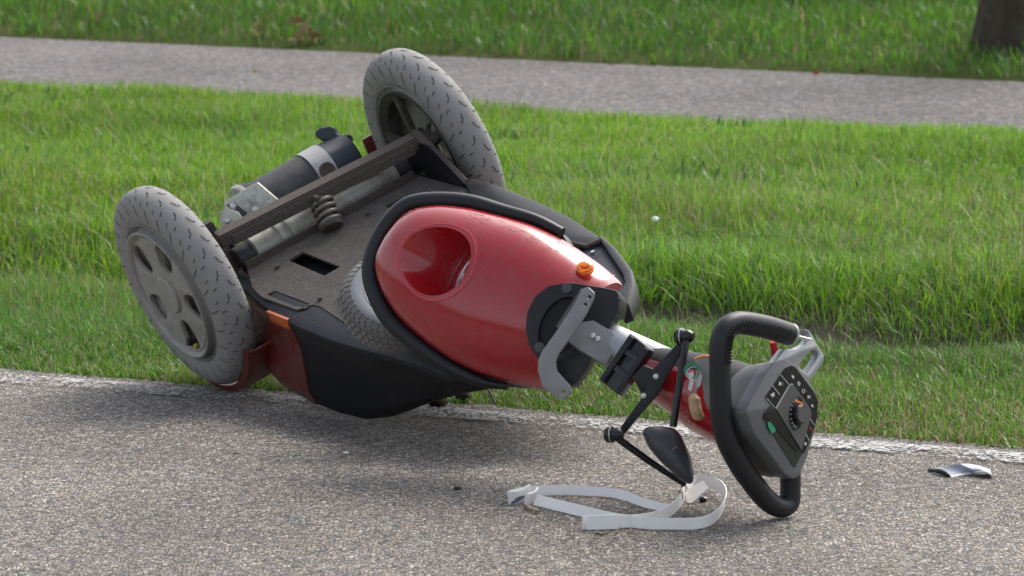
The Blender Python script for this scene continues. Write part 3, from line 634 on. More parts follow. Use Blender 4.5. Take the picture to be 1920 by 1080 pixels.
# raised lip round the recess: sample the opening on the shell surface
from mathutils.bvhtree import BVHTree
bv = BVHTree.FromPolygons([v.co[:] for v in cme.vertices], [tuple(p.vertices) for p in cme.polygons]); ring = []
for t in np.linspace(0, 2*math.pi, 72, endpoint=False):
    o = RO+rd*-.12+(rex*math.cos(t)*.056+rey*math.sin(t)*.0505)*1.08; h = bv.ray_cast(Vector(o), Vector(rd-0))
    if h[0] is not None: ring.append(np.array(h[0])+N1*.0005)
ring = np.array(ring)
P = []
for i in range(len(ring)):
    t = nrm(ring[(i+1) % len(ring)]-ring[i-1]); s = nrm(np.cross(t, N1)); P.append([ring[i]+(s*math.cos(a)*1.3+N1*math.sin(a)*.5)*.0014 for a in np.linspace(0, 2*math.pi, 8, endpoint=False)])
part('recess_lip', grid_mesh('rl', P, closeu=True, closev=True), lip_highlight_m, cowl, angle=80)
LC = RO+rd*.047+T1*.013
part('headlamp_ring', lathe(LC, -rd, [(-.004, .041), (.006, .041), (.008, .038), (.006, .034), (-.004, .034)], 48, closed=True), chrome_m, cowl)
part('headlamp_glass', lathe(LC, -rd, [(-.002, .036), (.003, .030), (.005, .015), (.006, 0)], 40), lens_m, cowl)
part('headlamp_reflector', lathe(LC, -rd, [(-.002, .036), (-.006, .02), (-.0065, 0)], 40), chrome_m, cowl)
# thick black bumper strip round the nose of the cowl
RP = [(1052, 436), (1003, 412), (940, 395), (880, 379), (820, 375), (770, 382), (738, 405), (712, 442), (697, 480), (694, 515), (705, 555), (728, 596), (760, 628), (812, 668), (862, 698), (905, 716), (950, 724)]
part('cowl_bumper', tube([cp(x, y, -.004) for x, y in RP], [.009, .010, .012, .0135, .014, .0145, .0145, .0145, .0145, .0145, .0145, .0145, .0145, .013, .011, .008, .005], 14, 4), black_m, cowl, angle=80)
def deep(px, h0, h1, m, name, parent=cowl, **k): return part(name, pplate(px, cp(900, 560, h0), N1, h0-h1, **k), m, parent)
part('cowl_back', pplate([(x, y) for x, y in RP[:-1]]+[(1010, 722), (1040, 700), (1130, 560)], CO-N1*.014, N1, .03), black_m, cowl)
# turn signals
def blinker(p, n, lab=None):
    b = part('turn_signal', lathe(p, n, [(-.003, 0), (-.003, .0135), (.001, .0135), (.0015, .0115), (.004, .0105), (.005, .0075), (.0085, .0068), (.010, .004), (.0105, 0)], 28), amber_m, cowl, label=lab)
blinker(cp(1120, 517, .052), nrm(N1*.8-S1*.55), 'amber turn signal on the upper flank of the cowl')
blinker(cp(1014, 712, .012), nrm(N1*.2+S1*.95), 'amber turn signal under the lower flank of the cowl')
# deep scratch on the nose
P = []; V = []; Fc = []
for k in range(26):
    x = 768+rng.uniform(-10, 26); y = 398+rng.uniform(-6, 10); a = rng.uniform(-.6, .6); L = rng.uniform(3, 9); 
    def srf(x, y):
        o = cp(x, y); h = bv.ray_cast(Vector(o+N1*.2-0), Vector(-N1)); return np.array(h[0])+N1*.0006 if h[0] is not None else o
    p, q = srf(x, y), srf(x+L*math.cos(a), y+L*math.sin(a)*1.5); s = nrm(np.cross(q-p, N1))*.0006
    i = len(V); V += [p-s, p+s, q+s, q-s]; Fc.append((i, i+1, i+2, i+3))
for k in range(60):
    x = rng.uniform(880, 1080); y = 404+(x-880)*.33+rng.uniform(-6, 26); a = .40+rng.normal()*.12; L = rng.uniform(4, 26)
    p, q = srf(x, y), srf(x+L*math.cos(a), y+L*math.sin(a)); s = nrm(np.cross(q-p, N1))*.00025
    i = len(V); V += [p-s, p+s, q+s, q-s]; Fc.append((i, i+1, i+2, i+3))
part('scratches', mesh('scr', V, Fc), mat('scratched paint', (.62, .22, .22), .6), cowl, kind='stuff')

# ---- black collar where the column leaves the cowl
NC = nrm(N1*.93+T1*.14); OCc = cp(1050, 610, .088)
collar_px = [(1159, 545), (1127, 538), (1067, 529), (1029, 535), (1003, 555), (988, 585), (985, 618), (992, 648), (1008, 672), (1030, 700), (1052, 722), (1076, 722), (1100, 690), (1118, 650), (1150, 600), (1160, 575)]
inner = circ(1052, 612, 38, 58, 28, .45)
col = part('column_collar', pplate(collar_px, OCc, NC, .030, holes=[inner], bev=.002, rnd=.006), black_m)
part('collar_well', pplate(circ(1052, 612, 42, 62, 24, .45), OCc-NC*.006, NC, .004), matte_m, col)
for q in ((1063, 541), (1012, 652)): part('collar_screw', lathe(onp(*q, OCc+NC*.0005, NC), NC, [(0, .008), (.002, .008), (.003, .006), (.003, 0)], 16), greyd_m, col)
part('collar_side', pplate([(1112, 548), (1158, 548), (1164, 562), (1158, 590), (1140, 594), (1108, 574)], OCc-NC*.004+T1*.004, NC, .05, bev=.003), black_m, col)
part('column_boot', tube([at(1062, 650, 7.27), at(1072, 676, 7.255), at(1086, 696, 7.25)], [.040, .034, .030], 20, 3), black_m, col)

# ---- steering column and sheath
c0, c1 = at(1070, 612, 7.24), at(1255, 692, 7.12)
part('column_tube', tube([c0, c1], [.031, .029], 28), colm_m)
T2 = nrm(at(1400, 752, 7.00)-at(1080, 622, 7.22))
q0, q1, q2 = at(1222, 696, 7.135), at(1330, 740, 7.06), at(1395, 765, 7.01)
def half_sheath(r, a0, a1, seg, th=.0025):
    pts = [q0, (q0+q1)/2, q1, q2]; ex = nrm(np.cross(T2, (0, 0, 1.))); ey = np.cross(ex, T2); P = []
    for p, rr in zip(pts, r):
        P.append([p+(ex*math.cos(t)+ey*math.sin(t))*rr for t in np.linspace(a0, a1, seg)]+[p+(ex*math.cos(t)+ey*math.sin(t))*(rr-th) for t in np.linspace(a1, a0, seg)])
    return grid_mesh('sheath', P, closev=True, caps=True)
part('lower_sheath', half_sheath([.036, .047, .060, .066], math.radians(132), math.radians(408), 34), red_m, angle=50)
part('upper_sheath', half_sheath([.038, .049, .060, .064], math.radians(46), math.radians(134), 20, .004), matte_m, angle=50)
part('sheath_trim', tube([at(1378, 735, 6.95)+np.array([0, 0, .0]), at(1392, 716, 6.96), at(1412, 706, 6.98)], .0018, 6, 4), white_m)
part('hub_neck', tube([q1, at(1420, 770, 6.98)], [.046, .052], 28), matte_m)

# ---- basket bracket, arm and black clamp
BN = nrm((-.35, -.9, .2)); BO = at(1060, 640, 7.13)
basket_px = [(1092, 541), (1102, 538), (1114, 549), (1112, 561), (1098, 590), (1076, 624), (1047, 663), (1041, 679), (1043, 695), (1067, 722), (1071, 736), (1058, 749), (1046, 748), (1017, 724), (1008, 695), (1009, 675), (1016, 659), (1041, 624), (1072, 578)]
br = part('basket_bracket', pplate(basket_px, BO, BN, .005, holes=[circ(1105, 557, 3.6), circ(1097, 571, 3.6), circ(1057, 735, 4.5, 3.8)], bev=.0006, rnd=.002), zinc_m)
part('bracket_flange', pplate([(1089, 541), (1092, 549), (1050, 618), (1042, 612)], BO-BN*.004, nrm(BN+np.array([-.5, 0, .5])), .014), greyd_m, br)
arm_px = [(1074, 606), (1100, 602), (1112, 600), (1150, 622), (1160, 641), (1136, 685), (1086, 656), (1066, 640)]
part('bracket_arm', pplate(arm_px, BO+np.array([.02, .035, 0]), nrm((-.1, -.9, .4)), .02, bev=.002), zinc_m, br)
part('arm_gusset', pplate([(1108, 601), (1154, 622), (1160, 640), (1150, 640), (1112, 616)], BO+np.array([.03, .028, 0]), nrm((.1, -.7, .7)), .006, bev=.001), greyd_m, br)
for q in ((1112, 630), (1121, 636)): part('arm_bolt', lathe(at(*q, 7.162), (-.1, -.9, .4), [(-.01, .0045), (.003, .0042), (.0042, .002), (.0044, 0)], 14), bolt_m, br)
CN = nrm((-.3, -.9, .3)); CKO = at(1170, 682, 7.06)
ck = part('accessory_clamp', pplate([(1181, 624), (1219, 654), (1160, 741), (1122, 711)], CKO, CN, .028, bev=.0025, rnd=.003), gloss_m)
part('clamp_rib', pplate([(1181, 628), (1189, 634), (1132, 716), (1125, 710)], CKO+CN*.008, CN, .012, bev=.0015), black_m, ck)
part('clamp_rib', pplate([(1208, 650), (1217, 656), (1161, 738), (1153, 732)], CKO+CN*.008, CN, .012, bev=.0015), black_m, ck)
part('clamp_rib', pplate([(1166, 646), (1204, 672), (1198, 682), (1160, 656)], CKO+CN*.005, CN, .008, bev=.001), gloss_m, ck)
part('clamp_rib', pplate([(1146, 676), (1182, 702), (1176, 712), (1140, 686)], CKO+CN*.005, CN, .008, bev=.001), gloss_m, ck)

# ---- mirror bar, rods and mirror
MN = nrm((-.2, -.97, .15)); MO = at(1220, 720, 7.03)
part('clamp_plate', pplate([(1184, 708), (1206, 684), (1243, 700), (1228, 738), (1206, 748), (1196, 724)], MO+np.array([0, .004, 0]), MN, .006, bev=.001), black_m)
bar = part('mirror_bar', pplate([(1280, 634), (1290, 640), (1246, 714), (1235, 737), (1163, 822), (1154, 814), (1206, 742), (1222, 694)], MO, MN, .009, bev=.0015), black_m)
for q in ((1230, 706), (1207, 742)): part('bar_bolt', lathe(onp(*q, MO, MN), MN, [(-.002, .0042), (.002, .0042), (.003, .0025), (.003, 0)], 12), bolt_m, bar)
def joint(x, y, Y, yaw):
    p = at(x, y, Y); d = nrm((math.cos(yaw), math.sin(yaw), .1))
    j = part('ball_joint', lathe(p, d, [(-.014, 0), (-.014, .009), (-.010, .012), (-.002, .012), (0, .010), (.006, .0105), (.010, .0085), (.014, .005), (.014, 0)], 20), gloss_m)
    part('washer', lathe(p-d*.001, d, [(-.0035, .0127), (-.002, .0127), (-.002, .008), (-.0035, .008)], 20, closed=True), bolt_m, j)
joint(1284, 631, 7.03, -.5); joint(1152, 815, 7.00, -.4)
part('mirror_rod', tube([at(1286, 640, 7.02), at(1277, 700, 7.0), at(1262, 800, 6.98)], .0055, 12), gloss_m)
part('mirror_rod', tube([at(1154, 819, 7.0), at(1218, 865, 7.01), at(1284, 908, 7.03)], [.0055, .0055, .0045], 12), gloss_m)
mir_px = [(1208, 806), (1212, 798), (1224, 795), (1265, 798), (1279, 813), (1298, 858), (1304, 889), (1302, 901), (1294, 902), (1281, 895), (1245, 862), (1220, 834)]
MMN = nrm((.1, -.9, .35)); MMO = at(1260, 850, 6.99); ex, ey, en = basis(MMN)
ol = rounded([((onp(x, y, MMO, en)-MMO) @ ex, (onp(x, y, MMO, en)-MMO) @ ey) for x, y in mir_px], .006, 3); cx, cy = np.mean(ol, 0); P = []
for k in range(9):
    t = k/8; r = math.sin(t*math.pi/2); hh = .016*math.cos(t*math.pi/2)**.8 if k < 8 else 0
    P.append([MMO+ex*(cx+(x-cx)*max(r, .002))+ey*(cy+(y-cy)*max(r, .002))+en*(hh-.016) for x, y in ol])
P.append([MMO+ex*x+ey*y-en*.024 for x, y in ol]); P.append([MMO+ex*(cx+(x-cx)*.01)+ey*(cy+(y-cy)*.01)-en*.024 for x, y in ol])
mr_ = part('wing_mirror', grid_mesh('m', P, closev=True), mat('satin black mirror shell', (.055, .058, .068), .42, bump=.03, dirt=(.06, .06, .06), damt=.2), angle=60)
part('mirror_glass', pplate([(x*.93+1258*.07, y*.93+848*.07) for x, y in mir_px], MMO-en*.0245, en, .002), chrome_m, mr_)
part('mirror_notch', pplate([(1268, 836), (1281, 826), (1284, 842), (1270, 842)], MMO-en*.004, nrm(en+ex*.5), .012), debris_m, mr_)
part('crack_edge', tube([onp(1252, 847, MMO-en*.001, en), onp(1262, 842, MMO-en*.001, en), onp(1270, 837, MMO-en*.001, en)], [.0004, .0012, .0006], 6), twig_m, mr_)

# ---- handlebar loop
HN = nrm((.70, -.71, .02)); HO = gr(1466, 952, .016)
def hp(x, y): return onp(x, y, HO, HN)
HP = [(1478, 626), (1440, 614), (1405, 607), (1380, 606), (1360, 618), (1351, 645), (1350, 690), (1351, 740), (1354, 786), (1366, 830), (1392, 878), (1424, 922), (1446, 944), (1466, 951), (1480, 942), (1482, 915), (1482, 880), (1482, 860)]
hb = part('handlebar', tube([hp(*q) for q in HP], [.0165, .0168, .0168, .0165, .016, .0155, .0155, .0155, .016, .0165, .0165, .016, .0155, .0152, .0152, .0152, .0152, .0152], 24, 5), foam_m, angle=80)
def rel(p): return p
# dimpled grip inlay on the inner side of the top bar
bumps = []; path, _ = smoothpath([hp(*q) for q in HP[:7]], .0165, 8)
for i in range(2, len(path)-2):
    t = nrm(path[i+1]-path[i-1]); o = nrm(HN-t*(HN @ t)); inn = np.cross(t, o)
    if (inn @ (hp(1430, 700)-path[i])) < 0: inn = -inn
    for a in (-.25, .05, .35, .65):
        a += .15*(i % 2); d = o*math.cos(a)+inn*math.sin(a)
        bumps.append(box(path[i]+d*.0166, t, np.cross(d, t), d, .0014, .0014, .0008))
bm = bmesh.new()
for q in bumps: bm.from_mesh(q); bpy.data.meshes.remove(q)
me = bpy.data.meshes.new('gb'); bm.to_mesh(me); bm.free()
part('grip_studs', me, gloss_m, hb, smooth=False, kind='stuff')
gt = nrm(hp(1478, 626)-hp(1440, 614))
part('grip_ring', lathe(hp(1479, 627), gt, [(0, .0165), (.004, .0172), (.005, .015), (.005, 0)], 28), mat('pale end ring', (.35, .36, .33), .4), hb)
part('lever_pin', tube([hp(1488, 629), hp(1520, 637)], .0022, 8), chrome_m, hb)
part('lever', tube([at(1462, 690, 7.0), at(1454, 664, 6.99), at(1449, 640, 6.98)], [.006, .006, .005], 10), redl_m, label='bright red lever behind the control panel')
# ---- control panel
PN = nrm((.80, -.58, .12)); PO2 = at(1470, 785, 6.89)
bez = [(1399, 772), (1408, 752), (1439, 697), (1456, 679), (1480, 674), (1494, 684), (1527, 727), (1534, 752), (1531, 800), (1515, 856), (1500, 892), (1489, 899), (1474, 891), (1414, 812)]
def pin(pl, k, c=(1470, 787)): return [(c[0]+(x-c[0])*k, c[1]+(y-c[1])*k) for x, y in pl]
cp_ = part('control_panel', pplate(bez, PO2, PN, .022, bev=.003, rnd=.006), grey_m)
def pn(name, px, m, lift, th=.0012, **k): return part(name, pplate(px, PO2+PN*lift, PN, th, **k), m, cp_)
# deep rounded housing behind
ex, ey, en = basis(PN); ol = rounded([((onp(x, y, PO2, en)-PO2) @ ex, (onp(x, y, PO2, en)-PO2) @ ey) for x, y in pin(bez, .97)], .012, 4); cx, cy = np.mean(ol, 0)
P = []
for z, k in ((-.020, 1.), (-.040, 1.0), (-.058, .96), (-.072, .85), (-.08, .6)):
    P.append([PO2+ex*(cx+(x-cx)*k)+ey*(cy+(y-cy)*k)+en*z for x, y in ol])
part('panel_housing', grid_mesh('h', P, closev=True, caps=True), greyd_m, cp_, angle=50)
bezi = [(1422, 770), (1440, 725), (1466, 688), (1482, 684), (1490, 690), (1521, 730), (1529, 752), (1527, 780), (1518, 812), (1499, 858), (1489, 880), (1480, 872)]
def Q(x, y): return (1380+.2594*x, 640+.2594*y)
pn('black_fascia', [Q(*q) for q in [(212, 402), (350, 196), (400, 175), (432, 190), (565, 368), (592, 430), (588, 545), (560, 640), (500, 800), (485, 812), (470, 796), (280, 488)]], gloss_m, .0008)
pn('centre_fascia', [Q(*q) for q in [(291, 486), (386, 318), (400, 310), (416, 312), (540, 488), (546, 530), (500, 700), (476, 790)]], greyd_m, .0020)
pn('centre_edge', [Q(*q) for q in [(284, 482), (386, 310), (400, 304), (418, 308), (412, 313), (390, 320), (293, 492)]], greyl_m, .0022, .0006)
pn('display_window', [Q(*q) for q in [(200, 560), (207, 520), (245, 470), (272, 494), (468, 796), (474, 820), (425, 912), (410, 900)]], disp_m, .0010)
pn('display_bar', [Q(*q) for q in [(200, 560), (212, 512), (248, 500), (290, 500), (462, 790), (440, 800), (228, 560)]], gloss_m, .0022, .002)
pn('charge_indicator', [Q(*q) for q in [(230, 592), (246, 580), (288, 636), (284, 652), (262, 668), (236, 620)]], green_p, .0034)
def wline(a, b, wdt=3, m=white_m, name='white_line', lift=.0022):
    a, b = np.array(a, float), np.array(b, float); d = nrm(b-a); nrm_ = np.array([-d[1], d[0]])*wdt/2
    pn(name, [Q(*(a-nrm_)), Q(*(a+nrm_)), Q(*(b+nrm_)), Q(*(b-nrm_))], m, lift, .0006)
wline((322, 240), (378, 306)); wline((264, 318), (318, 388)); wline((540, 562), (566, 604)); wline((508, 672), (530, 718))
wline((222, 408), (282, 480), 2)
# pictograms: lamp with rays, speaker, headlamp, horn, bell, triangle
def glyph(c, kind, s=11):
    x, y = c
    if kind == 'disc': pn('pictogram', [Q(*q) for q in circ(x, y, s*.75, s, 10)], white_m, .0022, .0006); wline((x-s, y-s*1.2), (x-s*.4, y-s), 2.4); wline((x+s*.4, y+s), (x+s, y+s*1.2), 2.4)
    if kind == 'ring':
        pn('pictogram', [Q(*q) for q in circ(x, y, s*.9, s*1.3, 14)], white_m, .0022, .0006, holes=[[Q(*q) for q in circ(x, y, s*.6, s, 12)]])
    if kind == 'lamp': pn('pictogram', [Q(x-s*.6, y-s), Q(x+s*.1, y-s*.9), Q(x+s*.5, y), Q(x+s*.1, y+s*.9), Q(x-s*.6, y+s)], white_m, .0022, .0006); [wline((x+s*.7, y+k*s*.6), (x+s*1.4, y+k*s*.7), 2.2) for k in (-1, 0, 1)]
    if kind == 'horn':
        pn('pictogram', [Q(x-s, y-s*.3), Q(x-s*.3, y-s*.4), Q(x+s*.7, y-s*1.3), Q(x+s*.9, y+s*1.0), Q(x-s*.2, y+s*.4), Q(x-s*.9, y+s*.6)], white_m, .0022, .0006); wline((x-s*.4, y+s*.5), (x-s*.1, y+s*1.5), 3)
    if kind == 'tri': wline((x, y-s), (x+s*.7, y+s), 2.6, red_p); wline((x+s*.7, y+s), (x-s*.7, y+s*.7), 2.6, red_p); wline((x-s*.7, y+s*.7), (x, y-s), 2.6, red_p)
glyph((266, 386), 'horn', 14); glyph((320, 306), 'lamp', 14); glyph((412, 256), 'disc', 11); glyph((455, 306), 'ring', 12); wline((448, 300), (462, 312), 3); glyph((489, 360), 'ring', 12)
glyph((525, 402), 'lamp', 11); glyph((552, 466), 'disc', 9); glyph((538, 630), 'tri', 16); wline((538, 616), (540, 640), 3, red_p); glyph((503, 740), 'horn', 9)
# speed dial
dc = Q(448, 530)
pn('dial_scale', [Q(*q) for q in circ(440, 522, 52, 122, 30, .10)], gloss_m, .0026, .0008, holes=[[Q(*q) for q in circ(442, 524, 30, 88, 24, .1)]])
for k in range(10):
    a = math.pi*.55+k*.34; c_, s_ = math.cos(a), math.sin(a); wline((440+47*c_, 522+112*s_), (440+38*c_, 522+92*s_), 2.6, white_m, 'scale_mark', .0032)
dcp = onp(*dc, PO2+PN*.003, PN)
part('speed_dial', lathe(dcp, PN, [(-.004, .0150), (.005, .0142), (.0065, .0125), (.0065, 0)], 36), gloss_m, cp_)
part('dial_face', lathe(dcp+PN*.0066, PN, [(0, .0118), (.0008, .0115), (.0008, 0)], 30), greyd_m, cp_)
for (a, b) in (((428, 428), (448, 440)), ((448, 434), (476, 448)), ((476, 440), (482, 478)), ((482, 474), (486, 506))): wline(a, b, 13, orange_p, 'orange_mark', .0034)
# silver loop handle above the panel
def Z7(x, y): return (1280+.3984*x, 560+.3984*y)
LO = PO2+PN*-.006
hk = part('handle_frame', pplate([Z7(*q) for q in [(400, 330), (440, 292), (482, 238), (540, 236), (575, 218), (596, 192), (596, 165), (575, 143), (592, 146), (612, 172), (628, 205), (668, 268), (664, 300), (600, 392), (570, 372), (530, 318), (495, 296), (450, 300)]], LO, PN, .013, holes=[[Z7(*q) for q in [(556, 330), (548, 312), (606, 244), (628, 240), (640, 262), (636, 280), (588, 352)]]], bev=.002, rnd=.003), greyl_m)
# switches and plug on the side of the housing
for k in range(3): part('cable_gland', lathe(at(1380+k*4, 728+k*3, 6.90), nrm((.9, -.2, -.5)), [(-.003, .010), (0, .012), (.003, .010)], 16), greyd_m, cp_)
part('lock_plate', box(at(1396, 742, 6.885), nrm((.9, -.3, -.2)), nrm((.2, 0, 1)), nrm((-.3, -.9, 0)), .008, .008, .004, .0015), gloss_m, cp_)
part('key_barrel', lathe(at(1391, 748, 6.875), nrm((-.5, -.85, -.1)), [(-.004, .004), (.003, .004), (.004, 0)], 12), chrome_m, cp_)
part('panel_knob', lathe(at(1422, 867, 6.93), (-.2, -.2, -1), [(0, .005), (.008, .005), (.010, 0)], 12), gloss_m, cp_)
# broken grey trim piece hanging at the sheath
tp = part('broken_trim', pplate([(1301, 672), (1331, 668), (1334, 700), (1337, 764), (1327, 768), (1321, 750), (1316, 716)], at(1320, 710, 6.95), nrm((-.25, -.95, .1)), .004, bev=.0008), zinc_m, label='torn grey trim piece with an orange upper edge')
part('trim_edge', tube([at(1303, 672, 6.945), at(1317, 668, 6.945), at(1330, 668, 6.945)], .0016, 6), orange_p, tp)
part('loose_wire', tube([at(903, 708, 7.38), at(912, 724, 7.36), at(928, 756, 7.33)], .0016, 6), black_m)

# ================================================================== KEY RING WITH A WOODEN CLOG
kr = thing('keychain', 'keys with a green tag and small wooden clog hanging beside the red steering sheath', 'keychain', at(1302, 765, 6.93))
kc = at(1300, 700, 6.94)
link('green_tag', lathe(kc+np.array([-.002, 0, .004]), (-.3, -.9, .2), [(-.001, .0115), (.001, .012), (.001, .008), (-.001, .0075)], 24, closed=True), green_m, kr)
link('key_ring', lathe(kc+np.array([0, -.002, 0]), (.1, -.95, .2), [(-.0008, .0105), (.0008, .0105), (.0008, .0090), (-.0008, .0090)], 24, closed=True), bolt_m, kr)
link('key', pplate([(1290, 700), (1300, 696), (1302, 712), (1296, 734), (1290, 730), (1293, 714)], kc+np.array([0, -.003, 0]), (-.1, -.95, .1), .0018), bolt_m, kr)
link('key', pplate([(1306, 702), (1316, 704), (1313, 722), (1307, 730), (1304, 718)], kc+np.array([0, -.001, 0]), (-.3, -.9, .1), .0018), bolt_m, kr)
for k in range(9):
    p = at(1307-k*.6, 698+k*4.6, 6.93); a = (1, .1, 0) if k % 2 else (.2, -1, 0)
    link('chain_link', lathe(p, a, [(-.0005, .0022), (.0005, .0022), (.0005, .0013), (-.0005, .0013)], 10, closed=True), bolt_m, kr)
link('wooden_clog', tube([at(1303, 739, 6.93), at(1302, 746, 6.93), at(1303, 758, 6.93), at(1306, 772, 6.928), at(1310, 783, 6.93), at(1311, 788, 6.93)], [.003, .0085, .0090, .0088, .0080, .003], 18, 4), wood_m, kr, angle=80)

# ================================================================== WHITE LEATHER STRAP ON THE ROAD
st = thing('leather_strap', 'white leather bag strap with brass fittings lying looped on the asphalt', 'strap', gr(1150, 985))
def ribbon(px, h, lean=0., th=.0016, lift=0., sm=8, z1=None):
    g = [gr(x, y, lift if z1 is None else z1[i]) for i, (x, y) in enumerate(px)]; pts, _ = smoothpath(g, 1, sm); P = []
    m_ = len(pts)
    for i in range(m_):
        t = nrm(pts[min(i+1, m_-1)]-pts[max(i-1, 0)]); s = nrm(np.cross(t, (0, 0, 1))); hh = h[0]+(h[1]-h[0])*i/(m_-1) if hasattr(h, '__len__') else h
        ln = lean[0]+(lean[1]-lean[0])*i/(m_-1) if hasattr(lean, '__len__') else lean
        up = nrm(np.array([0, 0, 1.])*math.cos(ln)+s*math.sin(ln)); q = np.cross(t, up)
        b = pts[i]+np.array([0, 0, .001])
        P.append([b-q*th/2, b+up*hh*.06-q*th*.6, b+up*hh*.5-q*th*.52, b+up*hh*.94-q*th*.6, b+up*hh-q*th/2, b+up*hh+q*th/2, b+up*hh*.5+q*th*.5, b+q*th/2])
    return grid_mesh('rb', P, closev=True, caps=True)
link('strap_band', ribbon([(956, 944), (975, 936), (1010, 931), (1060, 929), (1110, 931), (1160, 936), (1200, 950), (1232, 958), (1262, 962)], (.0165, .012), (-.25, -.6)), strap_m, st, angle=60)
link('strap_band', ribbon([(1000, 948), (1040, 958), (1090, 970), (1140, 982), (1200, 992), (1260, 994), (1308, 993), (1335, 984), (1352, 966), (1358, 944), (1350, 926), (1330, 914), (1306, 912), (1290, 920)], (.0165, .0165), (-.5, .5), z1=[0, 0, 0, 0, 0, 0, 0, 0, .001, .003, .007, .009, .009, .006]), strap_m, st, angle=60)
link('strap_band', ribbon([(1092, 993), (1130, 992), (1180, 990), (1225, 984), (1256, 970), (1276, 950), (1283, 930), (1278, 916)], (.0185, .0165), (-.15, .0), z1=[0, 0, 0, 0, .002, .004, .007, .012]), strap_m, st, angle=60)
link('strap_loop', ribbon([(1100, 994.5), (1130, 994), (1158, 993)], .0205, -.12, .004), strap_m, st, angle=60)
for x in (1120, 1156): link('dark_buckle_gap', tube([gr(x, 997.5, .001), gr(x, 997.5, .0205)], .0008, 5), black_m, st)  # black tubes stand in for the dark shaded gaps of the buckle
link('end_tab', ribbon([(953, 946), (966, 946), (980, 940), (990, 934)], .020, .15, .003), strap_m, st, angle=60)
link('dark_ellipse', pplate(circ(971, 937, 15, 4.2, 14, -.5), gr(968, 946)+np.array([0, -.005, 0]), (.0, -1, .15), .001), mat('slate ellipse', (.10, .12, .16), .6), st)  # slate coloured ellipse laid on the end tab
link('strap_loop', ribbon([(984, 948), (996, 944), (1002, 936)], .018, .3, .003), strap_m, st, angle=60)
link('brass_buckle', tube([gr(984, 946, .004), gr(996, 953, .004), gr(1012, 958, .004)], .0022, 8), brass_m, st)
link('brass_buckle', tube([gr(1116, 998, .001), gr(1128, 1001, .002), gr(1142, 998, .001)], .002, 8), brass_m, st)
link('brass_buckle', tube([gr(1114, 976, .010), gr(1126, 975, .012), gr(1138, 977, .010)], .0018, 8), brass_m, st)
link('brass_ring', lathe(gr(1276, 930, .018), (.9, -.4, .1), [(-.0012, .008), (.0012, .008), (.0012, .0058), (-.0012, .0058)], 20, closed=True), brass_m, st)
link('brass_hook', tube([gr(1282, 917, .012), gr(1280, 912, .016), gr(1274, 912, .020)], .0018, 8, 3), brass_m, st)
link('strap_fold', pplate([(1284, 922), (1318, 900), (1328, 914), (1312, 930), (1296, 944), (1288, 942)], gr(1305, 940, .004)+np.array([0, .004, 0]), nrm((-.2, -.6, .8)), .003, rnd=.003), strap_m, st)
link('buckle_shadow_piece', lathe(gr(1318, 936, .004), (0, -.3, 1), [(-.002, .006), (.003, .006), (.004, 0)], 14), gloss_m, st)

# ================================================================== BROKEN PLASTIC ON THE ROAD, SMALL LITTER
pb = thing('broken_trim_panel', 'curved silver grey plastic fragment with white broken edge lying on the road', 'plastic fragment', gr(1800, 888))
fe = [(1781, 894, .000), (1800, 890, .0015), (1820, 886, .004), (1832, 884, .008), (1842, 883, .0105), (1852, 885, .0105), (1858, 889, .006), (1860, 892, .001)]
be = [(1740, 880, .001), (1764, 876, .004), (1786, 872, .011), (1800, 870, .015), (1812, 869, .014), (1828, 871, .012), (1846, 876, .010), (1857, 880, .006)]
P = []
for k in range(9):
    t = k/8; P.append([gr(f[0]*(1-t)+g[0]*t, f[1]*(1-t)+g[1]*t, f[2]*(1-t)+g[2]*t+.0005*math.sin(t*math.pi)) for f, g in zip(fe, be)])
P = np.array(P); Pb = P-np.array([0, 0, .003]); nv = P.shape[1]; nu_ = P.shape[0]
V = list(P.reshape(-1, 3))+list(Pb.reshape(-1, 3)); off = len(P)*nv; Fc = []
for i in range(nu_-1):
    for j in range(nv-1): Fc += [(i*nv+j, (i+1)*nv+j, (i+1)*nv+j+1, i*nv+j+1), (off+i*nv+j, off+i*nv+j+1, off+(i+1)*nv+j+1, off+(i+1)*nv+j)]
bd = list(range(nv))+[i*nv+nv-1 for i in range(1, nu_)]+[(nu_-1)*nv+j for j in range(nv-2, -1, -1)]+[i*nv for i in range(nu_-2, 0, -1)]
for i in range(len(bd)): a, b = bd[i], bd[(i+1) % len(bd)]; Fc.append((a, b, b+off, a+off))
link('painted_shell', recalc(mesh('ps', V, Fc)), shard_m, pb, angle=60)
link('broken_edge', tube([p+np.array([0, -.001, -.001]) for p in P[0]], .0017, 6, 3), shardw_m, pb)
link('folded_edge', tube([gr(1742, 881, .002), gr(1760, 883, .006), gr(1775, 889, .004), gr(1781, 894, .001)], [.002, .004, .004, .002], 8, 3), black_m, pb)

def chip(x, y, r, m, name, lab, cat, n_=6, z=0., flat=.5):
    bm = bmesh.new(); bmesh.ops.create_icosphere(bm, subdivisions=2, radius=1)
    for v in bm.verts: v.co = Vector((v.co.x*r*random.uniform(.8, 1.2), v.co.y*r*random.uniform(.8, 1.2), v.co.z*r*flat*random.uniform(.8, 1.2)))
    me = bpy.data.meshes.new(name); bm.to_mesh(me); bm.free(); p = gr(x, y, z); me.transform(Matrix.Translation(p+np.array([0, 0, r*flat*.8]))); return link(name, me, m, smooth=False, label=lab, cat=cat)
chip(649, 851, .0045, petal_m, 'paint_flake', 'tiny white flake on the asphalt in front of the overturned scooter', 'debris')
chip(858, 917, .007, debris_m, 'rubber_crumb', 'small black crumb on the asphalt left of the white strap', 'debris', flat=.35)
chip(444, 851, .006, debris_m, 'black_fragment', 'small black fragment on the asphalt below the left wheel', 'debris', flat=.2)
chip(822, 762, .016, soil_m, 'soil_lump', 'dark lump of soil under the front of the scooter', 'debris', flat=.6)
